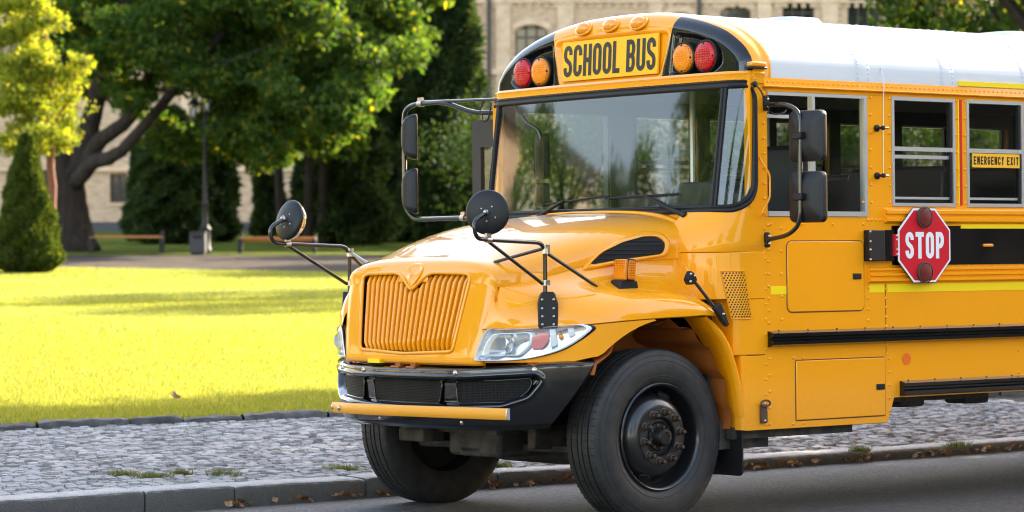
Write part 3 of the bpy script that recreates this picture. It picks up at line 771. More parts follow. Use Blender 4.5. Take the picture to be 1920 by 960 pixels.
# hood air intakes
def hood_y(x, z):                                      # |y| of the hood side at x, z
    cz, w, dz, n = itab(x, [(h[0], h[1], h[2], h[4], h[5]) for h in HS[8:]])
    C = max(0, min(1, 1-(z-cz)/dz)); return w*(1-C**n)**(1/n)
INT = round_poly([(-.285, 1.497), (-.20, 1.565), (-.05, 1.625), (.12, 1.662), (.215, 1.662), (.262, 1.62), (.235, 1.555), (.19, 1.548), (-.1, 1.515), (-.27, 1.488)], .03, 4)
INT = resamp(INT+[INT[0]], 70)[:-1]; icx, icz = 0.02, 1.585
def scl(pl, s): return [(icx+(x-icx)*s+(0), icz+(z-icz)*(1-(1-s)*2.2)) for x, z in pl]
for sg in (-1, 1):
    lay = []
    for s_, d in ((1.16, -.006), (1.15, .006), (1.12, .016), (1.05, .020), (.99, .017), (.965, .008), (.95, -.01)):
        pl = scl(INT, s_); lay.append([(x, sg*(hood_y(x, z)+d), z) for x, z in pl+[pl[0]]])
    b = MB().grid(lay).build('air_intake', M_YEL, bus, 60, fix=True)
    pl = scl(INT, .97)
    MB().add([(x, sg*(hood_y(x, z)+.008), z) for x, z in pl]+[(icx, sg*(hood_y(icx, icz)+.008), icz)], [(i, (i+1) % len(pl), len(pl)) for i in range(len(pl))]).build('intake_void', M_DARK, b, 0)
    pl = scl(INT, .86)
    for z in (1.53, 1.555, 1.58, 1.605, 1.63):
        xs = [x for x, zz in pl if abs(zz-z) < .014]
        if len(xs) > 1 and max(xs)-min(xs) > .08:
            a, c = min(xs), max(xs); MB().tube([(lerp(a, c, k/8), sg*(hood_y(lerp(a, c, k/8), z)+.010), z) for k in range(9)], .0022, 5).build('intake_slat', M_PLAS, b)

# ---- fenders ---------------------------------------------------------
# v stations: inner seam A, upper control 1, 2, outer seam B
FS = [((-.905, .690, 1.215), (-.925, .688, 1.19), (-.935, .686, 1.16), (-.935, .690, 1.138)),
      ((-.890, .703, 1.30), (-.905, .72, 1.26), (-.915, .735, 1.19), (-.902, .745, 1.134)),
      ((-.835, .724, 1.345), (-.86, .775, 1.30), (-.87, .83, 1.22), (-.835, .860, 1.130)),
      ((-.70, .755, 1.388), (-.72, .86, 1.34), (-.735, .97, 1.27), (-.690, .995, 1.140)),
      ((-.52, .795, 1.443), (-.53, .90, 1.35), (-.54, 1.09, 1.325), (-.515, 1.130, 1.160)),
      ((-.30, .842, 1.492), (-.30, .90, 1.33), (-.30, 1.175, 1.385), (-.30, 1.190, 1.176)),
      ((-.05, .882, 1.507), (-.05, .915, 1.29), (-.05, 1.205, 1.415), (-.05, 1.205, 1.187)),
      ((.15, .905, 1.514), (.15, .93, 1.26), (.15, 1.205, 1.41), (.15, 1.208, 1.192)),
      ((.32, .925, 1.523), (.32, .945, 1.23), (.32, 1.205, 1.345), (.32, 1.208, 1.197)),
      ((.425, .938, 1.527), (.43, .955, 1.23), (.43, 1.15, 1.26), (.445, 1.206, 1.188))]
flat = [sum(f, ()) for f in FS]; FC = catmull(flat, 6)
HE = [(h[0]+h[3]*1.2+.018*(min(1, max(0, (1.5-h[1])/.1)) if h[1] < 1.52 else 0), h[2], h[1]+h[4]) for h in HC if h[1] > 1.3]
for i, c in enumerate(FC):                             # tuck the inner edge under the hood
    if c[0] > -.865:
        w_, z_ = itab(c[0], HE); FC[i] = (c[0], w_-.008, z_+.006, c[3], max(c[4], w_+.004), c[5])+tuple(c[6:])
def fpt(c, t):
    P = [c[3*k:3*k+3] for k in range(4)]
    return tuple((1-t)**3*P[0][k]+3*(1-t)**2*t*P[1][k]+3*(1-t)*t*t*P[2][k]+t**3*P[3][k] for k in range(3))
def sY(rows, s): return [[(p[0], s*p[1], p[2]) for p in r] for r in rows]
# outline of the wheel arch and the lower panel edge: (x, y, z_top seam, z_bottom)
def arch(x): return .50+sqrt(max(0, .68**2-(x-.02)**2))
for s in (-1, 1):
    rows = [[fpt(c, t/22) for t in range(23)] for c in FC]
    lip = [[tuple(p) for p in (r[-1], (r[-1][0]+.004, r[-1][1]-.008, r[-1][2]-.006), (r[-1][0]+.01, r[-1][1]-.035, r[-1][2]-.006))] for r in rows]
    for r in rows: r.insert(0, (r[0][0]+.02, r[0][1]-.05, r[0][2]-.004))
    f = MB().grid(sY(rows, s), flip=(s > 0)); f.grid(sY(lip, s), flip=(s > 0)); fo = f.build('fender', M_YEL, bus, 60)
    # front lower panel, between the seam and the bumper, down to the wheel opening
    low = []
    for c in FC:
        bx_, by, bz = c[9:12]
        if bx_ > -.06: break
        zb = .945 if bx_ < -.62 else lerp(.945, .975, min(1, (bx_+.62)/.12))
        if bx_ > -.50: zb = max(zb, arch(bx_)*1.0+.0)
        zb = min(zb, bz-.012)
        low.append([(lerp(bx_, bx_+.015, t/8)+.004, by-.004-.02*sin(pi*t/8)*0, lerp(bz-.007, zb, t/8)) for t in range(9)]+[(bx_+.03, by-.03, zb-.004)])
    low = refine(refine([list(q_) for q_ in zip(*low)], 4), 1)
    MB().grid(sY(low, s), flip=(s < 0), keep=lambda i, j: sdf((low[i][j][1]+low[i+1][j+1][1])/2, (low[i][j][2]+low[i+1][j+1][2])/2, HLC) > .004).build('fender_skirt', M_YEL, bus, 50)
    # rear flare that follows the wheel opening down to the mud flap
    PA = catmull([(.30, 1.190), (.40, 1.125), (.48, 1.03), (.54, .90), (.580, .76), (.606, .60)], 5)
    rr = []
    for i, (x, z) in enumerate(PA):
        a = PA[max(0, i-1)]; b = PA[min(len(PA)-1, i+1)]; tx, tz = b[0]-a[0], b[1]-a[1]; L = sqrt(tx*tx+tz*tz); nx, nz = tz/L*-1, tx/L
        wv = .032*min(1, (i+1)/6)
        q = lambda k: (x+nx*-k*-1, z+nz*-k*-1)
        ix, iz = x-abs(nx)*wv, z-abs(nz)*wv
        rr.append([(x+.02, 1.06, z+.01), (x+.010, 1.19, z+.006), (x, 1.214, z), (lerp(x, ix, .5), 1.222, lerp(z, iz, .5)), (ix, 1.212, iz), (ix-.004, 1.19, iz-.003), (ix, 1.02, iz)])
    MB().grid(sY(rr, s), flip=(s < 0)).build('fender_flare', M_YEL, bus, 50)
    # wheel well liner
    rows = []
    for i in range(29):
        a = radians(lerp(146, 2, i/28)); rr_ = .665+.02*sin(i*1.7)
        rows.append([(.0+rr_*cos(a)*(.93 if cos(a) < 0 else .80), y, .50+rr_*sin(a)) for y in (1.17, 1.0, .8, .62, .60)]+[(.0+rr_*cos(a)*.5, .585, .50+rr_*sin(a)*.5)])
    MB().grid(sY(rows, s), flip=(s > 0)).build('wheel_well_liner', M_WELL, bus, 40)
    # mud flap
    fl = MB().prism(round_rect(s*.80 if s > 0 else -1.205, 1.205 if s > 0 else -.80, .245, .605, [.03, .03, .004, .004]), lambda y, z: (.585, y, z), lambda y, z: (.597, y, z)).build('mud_flap', M_RUB, bus, 30, fix=True); fl['label'] = 'black rubber mud flap'
    # headlamp in the lower panel
    hl = [(-.940, .655, .965), (-.915, .70, 1.06), (-.895, .742, 1.126), (-.835, .855, 1.122), (-.70, .985, 1.130), (-.60, 1.065, 1.144), (-.535, 1.112, 1.146), (-.53, 1.116, 1.118), (-.575, 1.082, 1.06), (-.66, 1.02, 1.0), (-.76, .925, .968), (-.86, .80, .955), (-.93, .69, .955)]
    def front_plan(y):                                 # x of the lamp's outer surface
        tab = [(0.60, -.955), (.66, -.938), (.745, -.902), (.86, -.835), (.995, -.690), (1.13, -.515), (1.17, -.42)]
        return itab(abs(y), tab)[0]
    HL = [(.640, .958), (.668, 1.03), (.718, 1.128), (.80, 1.132), (.95, 1.140), (1.08, 1.155), (1.118, 1.150), (1.128, 1.125), (1.09, 1.07), (1.02, 1.01), (.92, .972), (.80, .958)]
    HL = resamp([tuple(map(float, q)) for q in catmull(HL+[HL[0]], 6)], 90)[:-1]
    hcy, hcz = .87, 1.06
    def hs(k, d, cy=hcy, cz=hcz, pl=None): return [(front_plan(cy+(y-cy)*k)+d, s*(cy+(y-cy)*k), cz+(z-cz)*k) for y, z in (pl or HL)+[(pl or HL)[0]]]
    lamp = MB().grid([hs(1.04, .02), hs(1.04, -.010), hs(1.01, -.016), hs(.985, -.012), hs(.975, .01)]).build('headlamp', M_LWHT, bus, 50, fix=True)
    MB().grid([hs(1.055, .01), hs(1.055, -.006), hs(1.04, -.009)]).build('lamp_seal', M_RUB, lamp, 50)
    rows = []
    for k, d in ((.98, -.012), (.80, -.022), (.5, -.026), (.2, -.027), (.01, -.027)): rows.append(hs(k, d))
    MB().grid(rows).build('clear_lens', M_LENS, lamp, 180)
    # housing floor and inner shapes
    MB().grid([hs(1.0, -.002), hs(.98, .04), hs(.02, .06)]).build('lamp_housing', M_CHRM, lamp, 60)
    inner = round_poly([(.675, .985), (.70, 1.05), (.745, 1.108), (.93, 1.118), (.925, 1.05), (.88, .985)], .02, 4)
    MB().grid([hs(1.0, .02, .80, 1.05, inner), hs(1.0, -.004, .80, 1.05, inner), hs(.93, -.004, .80, 1.05, inner), hs(.9, .03, .80, 1.05, inner)]).build('lamp_trim', M_LWHT, lamp, 40)
    Mh = Matrix.Translation((front_plan(.80)+.055, s*.815, 1.045)) @ Matrix.Rotation(s*radians(30), 4, 'Z') @ Matrix.Rotation(-pi/2, 4, 'Y')
    MB().lathe([(.062, .05), (.058, .035), (.04, .012), (.014, .0), (.001, 0)], 24, Mh).build('bulb_bowl', M_CHRM, lamp, 60)
    MB().lathe([(.016, .0), (.016, .03), (.008, .04), (.001, .042)], 14, Mh).build('bulb', M_LWHT, lamp, 60)
    for (cy, cz, m, hh) in ((.962, 1.068, M_PINK, 1), (1.035, 1.09, M_AMB, 0)):
        if hh:
            q = round_poly([(cy-.036, cz-.045), (cy-.03, cz+.02), (cy-.01, cz+.042), (cy+.032, cz+.044), (cy+.03, cz+.0), (cy+.005, cz-.045)], .008, 3)
            MB().add(hs(1.0, -.006, cy, cz, q)[:-1], [tuple(range(len(q)))]).build('red_reflector', m, lamp, 0)
        else:
            Ms = Matrix.Translation((front_plan(cy)-.006, s*cy, cz)) @ Matrix.Scale(.014, 4)
            b_ = bmesh.new(); bmesh.ops.create_uvsphere(b_, u_segments=12, v_segments=8, radius=1, matrix=Ms)
            me = bpy.data.meshes.new('amber_bulb'); b_.to_mesh(me); b_.free(); me.materials.append(m); me.shade_smooth(); ob = link(bpy.data.objects.new('amber_bulb', me)); ob.parent = lamp
    q = round_poly([(1.00, 1.03), (.995, 1.13), (1.015, 1.132), (1.022, 1.045)], .004, 2)
    MB().add(hs(1.0, -.004, 1.0, 1.09, q)[:-1], [tuple(range(len(q)))]).build('lamp_rib', M_LWHT, lamp, 0)
    q = round_poly([(1.062, 1.085), (1.058, 1.135), (1.078, 1.138), (1.084, 1.10)], .004, 2)
    MB().add(hs(1.0, -.004, 1.07, 1.11, q)[:-1], [tuple(range(len(q)))]).build('lamp_rib', M_LWHT, lamp, 0)
# orange flange under the lamps and the hood hinges
MB().box(-.78, -.56, -.96, -.90, .915, .94).build('lower_flange', M_WELL, bus)
for y in (.06, -.09):
    b = MB().box(-.985, -.95, y-.025, y+.025, .905, .93); b.tube([(-1.0, y-.04, .905), (-1.0, y+.04, .905)], .010, 8); b.build('hood_hinge', M_WELL, bus, 40)
MB().box(-.90, -.86, -.60, .60, .66, .92).build('radiator_support', M_DARK, bus)
o = MB().box(-1.0, -.96, .22, .34, .925, .95).build('tow_tag', M_HYEL, bus)
# fender marker lamp
for s in (-1, 1):
    M = Matrix.Translation((-.135, s*1.0, 1.448)) @ Matrix.Rotation(radians(4), 4, 'Y')
    b = MB().prism([(-.075, -.06), (.075, -.045), (.062, .0), (-.062, .0)], lambda x, z: M @ Vector((x, -.045, z-.045)), lambda x, z: M @ Vector((x, .045, z-.045))).build('turn_lamp_base', M_PLAS, bus, 30, fix=True); bev(b, .006)
    l = MB().box(-.042, .038, -.05, .05, -.045, .075, M).build('turn_lamp', M_LAMB, bus); bev(l, .008, 2)
    l2 = MB().box(-.024, .040, -.054, .054, -.048, .078, M).build('turn_lamp_case', M_PLAS, l); bev(l2, .008, 2)
    l3 = MB().box(-.018, .034, -.058, .058, -.040, .070, M).build('side_lens', M_LAMB, l); bev(l3, .004, 2)
# hood latch strap
for s in (-1, 1):
    y = s
    b = MB().prism(round_poly([(.205, 1.405), (.235, 1.455), (.262, 1.44), (.285, 1.40), (.26, 1.375), (.225, 1.372)], .008, 3), lambda x, z: (x, y*1.165, z), lambda x, z: (x, y*1.125, z)).build('hood_latch', M_RUB, bus, 30, fix=True); bev(b, .005)
    MB().tube([(.265, y*1.165, 1.385), (.33, y*1.20, 1.29), (.385, y*1.222, 1.215)], [.010, .010, .012], 8).build('strap', M_RUB, b)
    h = MB().prism([(.345, 1.235), (.395, 1.27), (.42, 1.225), (.462, 1.14), (.44, 1.125), (.405, 1.16)], lambda x, z: (x, y*1.245, z), lambda x, z: (x, y*1.212, z)).build('latch_handle', M_RUB, b, 30, fix=True); bev(h, .006)
    rivets([Vector((.232, y*1.166, 1.435)), Vector((.262, y*1.166, 1.425)), Vector((.228, y*1.166, 1.392)), Vector((.41, y*1.246, 1.20))], (0, y, 0), .009, 'bolts', b, M_STEEL)

# ---- bumper ------------------------------------------------------------
BP = [(0, -1.030), (.3, -1.020), (.55, -.985), (.70, -.940), (.82, -.885), (.95, -.800), (1.06, -.695), (1.13, -.575), (1.168, -.44)]
BPc = catmull([(-x, y) for x, y in [(-b, a) for b, a in BP]], 6) if False else catmull(BP, 8)
BPr = resamp([(-y, x) for y, x in BPc[::-1]]+[(y, x) for y, x in BPc[1:]], 301)       # (y, x)
def bvec(i):
    a = BPr[max(0, i-1)]; b = BPr[min(300, i+1)]; t = Vector((b[1]-a[1], b[0]-a[0], 0)).normalized(); return Vector((-t.y, t.x, 0))*1
bs = np.array(BPr); barc = np.r_[0, np.cumsum(np.linalg.norm(np.diff(bs, axis=0), axis=1))]; barc -= barc[-1]/2
POC = round_poly([(-1.20, .875), (-.60, .848), (0, .846), (.60, .848), (1.20, .875), (1.23, .845), (1.14, .755), (.95, .706), (.45, .690), (0, .686), (-.45, .690), (-.95, .706), (-1.14, .755), (-1.23, .845)], .03, 4)
POC = [(a*.86, z) for a, z in POC]
def bzs(i):                                           # top and bottom height at plan sample i
    a = abs(barc[i]); top = .912+.04*sstep(.3, 1.5, a)+.004*a; bot = .555+.03*sstep(.6, 1.45, a); return top, bot
prof = []
rows = []
VV = 56
def bpoint(i, v):
    top, bot = bzs(i); z = lerp(bot, top, v); n = bvec(i); n = -n if n.x > 0 and abs(BPr[i][0]) < .9 else n
    if n.dot(Vector((-1, BPr[i][0], 0))) < 0: n = -n
    base = Vector((BPr[i][1], BPr[i][0], z))
    bulge = -.055*(1-v)**2*.9-.012*v-.05*sstep(.93, 1, v)**2-.035*sstep(.07, 0, v)
    d = sdf(barc[i], z, POC) if abs(barc[i]) < 1.15 else .2
    bulge += .010*max(0, 1-abs(d-.012)/.014)-.055*(1-sstep(-.022, .004, d))
    return base+n*bulge
def amax(z):
    lim = lerp(-.745, -.485, min(1, max(0, (z-.565)/.36))); return float(np.interp(lim, bs[150:, 1], barc[150:]))
def bpa(a, v):
    f = float(np.interp(a, barc, np.arange(301))); i = int(f); k = f-i; return bpoint(i, v).lerp(bpoint(min(300, i+1), v), k)
for j in range(VV+1):
    am = amax(lerp(.575, .94, j/VV)); rows.append([bpa(lerp(-am, am, i/300), j/VV) for i in range(301)])
# cut the rear edge on a slant: drop points behind the line
e = link(bpy.data.objects.new('bumper', None)); e.parent = bus
def bkeep(i, j):
    x = rows[i][j].x; z = rows[i][j].z; y = rows[i][j].y
    return not (abs(y) > 1.0 and x > lerp(-.70, -.47, min(1, max(0, (z-.60)/.33))))
rows.insert(0, [p+Vector((.09, -.09*(1 if p.y > 0 else -1)*min(1, abs(p.y)), .01)) for p in rows[0]])
rows.append([p+Vector((.06, -.06*(1 if p.y > 0 else -1)*min(1, abs(p.y)), -.006)) for p in rows[-1]])
b = MB().grid(rows, flip=False).build('bumper_shell', M_BUMP, e, 60)
sm = b.modifiers.new('t', 'SOLIDIFY'); sm.thickness = .005; sm.offset = 0
def bsurf(a, z, d):                                   # point on the bumper face, arclength a
    i = int(np.clip(np.interp(a, barc, np.arange(301)), 0, 300)); n = bvec(i)
    if n.dot(Vector((-1, BPr[i][0], 0))) < 0: n = -n
    f = np.interp(a, barc, np.arange(301)); y = float(np.interp(f, np.arange(301), bs[:, 0])); x = float(np.interp(f, np.arange(301), bs[:, 1]))
    return Vector((x, y, z))+n*d
MESHW = [round_poly([(-.32, .700), (.32, .700), (.35, .832), (-.35, .832)], .02, 3)]
MESHW.append(round_poly([(-.88, .722), (-.47, .705), (-.46, .833), (-.80, .843), (-1.0, .856), (-.98, .79)], .025, 3))
MESHW.append([(-a, z) for a, z in MESHW[-1]][::-1])
for mw in MESHW:
    rs_ = resamp(mw+[mw[0]], 60)[:-1]; c = (sum(a for a, z in rs_)/60, sum(z for a, z in rs_)/60)
    lay = [[bsurf(c[0]+(a-c[0])*k, c[1]+(z-c[1])*k, -.060) for a, z in rs_+[rs_[0]]] for k in (1., .75, .5, .25, .02)]
    MB().grid(lay).build('bumper_mesh', M_MESH, e, 180)
    MB().tube([bsurf(a, z, -.058) for a, z in rs_], .0055, 6, closed=True).build('mesh_rim', M_BLACK, e, 180)
bl = [(-1.02, .905), (-.50, .882), (.38, .882), (.70, .885), (-.52, .600), (.24, .600)]
for a, z in bl:
    p = bsurf(a, z, -.012 if z > .8 else -.045); n = (bsurf(a, z, .1)-bsurf(a, z, 0)).normalized()
    MB().lathe([(.017, 0), (.016, .005), (.009, .009), (.008, .014), (.001, .015)], 12, Matrix.Translation(p) @ n.to_track_quat('Z', 'Y').to_matrix().to_4x4()).build('bumper_bolt', M_STEEL, e, 30)
# crossing arm, a half-round yellow bar bolted on at its far end
ARM = catmull([(-.972, .715, .648), (-1.045, .45, .652), (-1.085, .10, .657), (-1.085, -.25, .661), (-1.062, -.60, .664), (-1.018, -1.03, .667)], 6)
vs = []; fs = []; sec = [(.032, .004), (.032, .022), (.022, .032), (.0, .036), (-.022, .032), (-.032, .022), (-.032, .004)]
for i, p in enumerate(ARM):
    a = Vector(ARM[max(0, i-1)]); c = Vector(ARM[min(len(ARM)-1, i+1)]); t = (c-a).normalized(); n = Vector((t.y, -t.x, 0)); n = n if n.x < 0 else -n
    for (h, d) in sec: vs.append(Vector(p)+Vector((0, 0, h))+n*d*.8)
m = len(sec)
for i in range(len(ARM)-1):
    for j in range(m): fs.append((i*m+j, i*m+(j+1) % m, (i+1)*m+(j+1) % m, (i+1)*m+j))
fs.append(tuple(range(m)))
arm = MB().add(vs, fs).build('crossing_arm', mat('arm_yellow', (.80, .33, .02), .42), bus, 40, fix=True)
nl = len(ARM)-1
pe = Vector(ARM[-1]); t = (pe-Vector(ARM[-2])).normalized(); n = Vector((t.y, -t.x, 0)); n = n if n.x < 0 else -n
MB().add([pe+Vector((0, 0, h))+n*d*.8+t*k for k in (0, .008) for (h, d) in sec], [tuple(range(m)), tuple(range(m, 2*m))]+[(i, (i+1) % m, m+(i+1) % m, m+i) for i in range(m)]).build('end_cap', M_ALU, arm, 30, fix=True)
for (y, x) in ((.70, -1.0), (.57, -1.045)):
    MB().lathe([(.015, 0), (.015, .01), (.006, .014), (.001, .014)], 12, Matrix.Translation((x, y, .650)) @ Vector((-1, .5, 0)).to_track_quat('Z', 'Y').to_matrix().to_4x4()).build('arm_bolt', M_STEEL, arm, 30)

# ---- wheels --------------------------------------------------------------
TP = [(.300, .115), (.318, .130), (.345, .141), (.385, .147), (.425, .146), (.455, .138), (.478, .128), (.494, .122), (.503, .112),
      (.506, .075), (.494, .073), (.494, .065), (.5065, .063), (.507, .024), (.495, .022), (.495, .014), (.5075, .012)]
TPf = [(r, h) for r, h in TP]+[(r, -h) for r, h in TP[::-1]]
def wheel(name, loc, steer, s, full=True):
    w = link(bpy.data.objects.new(name, None)); w.parent = bus; w.location = loc
    w.rotation_euler = (pi/2 if s < 0 else -pi/2, 0, 0)
    w.rotation_mode = 'XYZ'; w.matrix_local = Matrix.Translation(loc) @ Matrix.Rotation(steer, 4, 'Z') @ Matrix.Rotation(pi/2 if s < 0 else -pi/2, 4, 'X')
    MB().lathe(TPf, 96).build('tyre', M_TYRE, w, 50, fix=True)
    # tread blocks sipes on the shoulder
    tb = MB()
    for k in range(76):
        a = 2*pi*k/76
        for (h0, h1) in ((.078, .118), (-.118, -.078), (.028, .060), (-.060, -.028)):
            M = Matrix.Rotation(a, 4, 'Z'); tb.add([M @ Vector(q) for q in ((.5073 if abs(h0+h1) < .15 else .5052, -.003, h0), (.5073 if abs(h0+h1) < .15 else .5052, .003, h0+.004), (.5078 if abs(h0+h1) < .15 else (.5035), .006, h1), (.5078 if abs(h0+h1) < .15 else .5035, .0, h1))], [(0, 1, 2, 3)])
        tb.add([Matrix.Rotation(a, 4, 'Z') @ Vector(q) for q in ((.496, -.012, .0745), (.5078, -.012, .0745), (.5078, .012, .069), (.496, .012, .069))], [(0, 1, 2, 3)])
    tb.build('tread_sipes', M_DARK, w, 0, 'stuff')
    sr = MB()
    for r, h in ((.470, .1325), (.440, .1432), (.352, .1432)): sr.tube([(r*cos(2*pi*k/72), r*sin(2*pi*k/72), h-.001) for k in range(72)], .0022, 5, closed=True)
    sr.build('sidewall_ribs', M_TYRE, w, 180)
    prof = [(.296, .10), (.309, .128), (.312, .137), (.305, .143), (.296, .138), (.291, .12), (.289, .09), (.286, .052), (.278, .022), (.266, .028), (.250, .062), (.228, .100), (.204, .124), (.175, .132), (.150, .133), (.112, .133), (.110, .11), (.104, .02)]
    rim = MB().lathe(prof, 72).build('rim', M_RIM, w, 50)
    MB().disc(.288, .015, 48).build('rim_back', M_DARK, rim, 0)
    for k in range(2):
        a = radians(72)+k*pi; hx = Matrix.Rotation(a, 4, 'Z') @ Matrix.Translation((.242, 0, .078)) @ Matrix.Rotation(radians(52), 4, 'Y') @ Matrix.Scale(.55, 4, (1, 0, 0))
        MB().lathe([(.047, .0), (.046, .0125), (.041, .010)], 20, hx).disc(.042, .011, 20, hx).build('hand_hole', M_DARK, rim, 60)
    MB().lathe([(.163, .130), (.163, .137), (.118, .139), (.116, .134)], 48).build('nut_flange', M_RUST if False else mat('grimy_flange', (.028, .024, .021), .55, .3), rim, 40)
    hub = MB().lathe([(.112, .02), (.110, .114), (.100, .120), (.086, .120), (.080, .114), (.078, .121), (.058, .124), (.052, .138), (.050, .176), (.044, .184), (.030, .186), (.028, .181), (.001, .181)], 40).build('hub', mat('grimy_hub', (.012, .0115, .011), .45, .3), w, 40)
    for k in range(8):
        a = 2*pi*k/8+.2; MB().lathe([(.008, .116), (.008, .130), (.001, .131)], 6, Matrix.Translation((.067*cos(a), .067*sin(a), 0))).build('hub_bolt', M_RUST, hub, 30)
    for k in range(10):
        a = 2*pi*k/10+.17; M = Matrix.Translation((.1425*cos(a), .1425*sin(a), .136))
        n = MB().lathe([(.026, 0), (.026, .006), (.020, .008), (.0195, .034), (.016, .037)], 6 if False else 12, M); n.lathe([(.0105, .03), (.0105, .060), (.008, .062), (.001, .062)], 10, M)
        n.build('wheel_nut', mat_nut, w, 40)
    return w
mat_nut = mat('rusty_wheel_nut', (.075, .052, .038), .55, .5)
wheel('front_wheel', (0.0, -1.005, .500), radians(2.0), -1)
wheel('front_wheel', (0.0, 1.005, .500), radians(2.0), 1)
wheel('rear_wheel', (6.45, -1.03, .500), 0, -1); wheel('rear_wheel', (6.45, 1.03, .500), 0, 1)
# ---- chassis ---------------------------------------------------------------
ch = MB(); ch.box(-.80, 8.4, -.47, -.40, .62, .84); ch.box(-.80, 8.4, .40, .47, .62, .84); ch.box(.62, FARX-.02, -1.17, 1.17, .70, .76)
ch.box(.5, .9, -1.1, -.85, .40, .56); ch.box(.55, 1.55, -1.16, -.2, .46, .53); ch.box(1.9, 2.9, -1.05, -.4, .62, .70); ch.box(-.55, .4, -.32, .32, .5, 1.3)
ch.build('chassis_frame', M_CHAS, bus, 30)
pp = [(0, -.86, .50), (0, -.62, .49), (0, -.48, .40), (0, -.35, .36), (0, .35, .36), (0, .48, .40), (0, .62, .49), (0, .86, .50)]
MB().tube(smooth_path(pp, .12), .062, 10).build('front_axle', M_CHAS, bus, 50)
MB().tube([(6.45, -.9, .5), (6.45, .9, .5)], .09, 10).build('rear_axle', M_CHAS, bus, 50)
for s in (1, -1):
    MB().tube([(-.55, s*.43, .60), (-.25, s*.43, .50), (0, s*.43, .47), (.3, s*.43, .52), (.62, s*.43, .62)], .035, 8).build('leaf_spring', M_CHAS, bus, 50)
    MB().lathe([(.04, -.16), (.06, -.15), (.06, .1), (.04, .12)], 14, Matrix.Translation((-.10, s*.62, .62)) @ Matrix.Rotation(.3, 4, 'X')).build('brake_chamber', M_CHAS, bus, 40)
MB().tube([(-.30, -.75, .42), (-.30, .75, .40)], .022, 8).build('tie_rod', M_CHAS, bus)
o = MB().box(-.50, -.20, -.28, .22, .36, .52).build('oil_pan', M_CHAS, bus); bev(o, .03)
for (x0, y0, z0, x1, y1, z1) in ((-.5, -.1, .42, -.2, .1, .36), (-.66, .25, .44, -.5, .5, .52), (-.45, -.55, .56, -.2, -.48, .42)):
    o = MB().box(x0, x1, y0, y1, z0, z1).build('steering_gear', M_CHAS, bus); bev(o, .01)
for (x, r) in ((2.15, .03), (1.35, .02), (2.75, .03)):
    o = MB().box(x, x+.22, -1.0, -.8, .58, .66).build('tank_bracket', M_CHAS, bus); bev(o, .02)
MB().tube([(.74, -1.0, .52), (.74, -1.0, .42), (.70, -1.0, .40)], .03, 8).build('drain_hose', M_CHAS, bus)
# rear end
MB().prism([(-1.215, .55)]+[(y, z-.002) for y, z in RS]+[(1.215, .55)], lambda y, z: (FARX-.04, y*.999, z), lambda y, z: (FARX+.004, y*.999, z)).build('rear_panel', M_YELP, bus, 30, fix=True)
MB().box(FARX-.06, FARX-.045, -1.15, 1.15, 1.05, 2.9).build('rear_inner_lining', M_INNER, bus); MB().add([(FARX-.065, -.45, 1.9), (FARX-.065, .45, 1.9), (FARX-.065, .45, 2.5), (FARX-.065, -.45, 2.5)], [(0, 1, 2, 3)]).build('rear_door_glass', mat('rear_glass', (.25, .30, .26), .2), bus, 0)

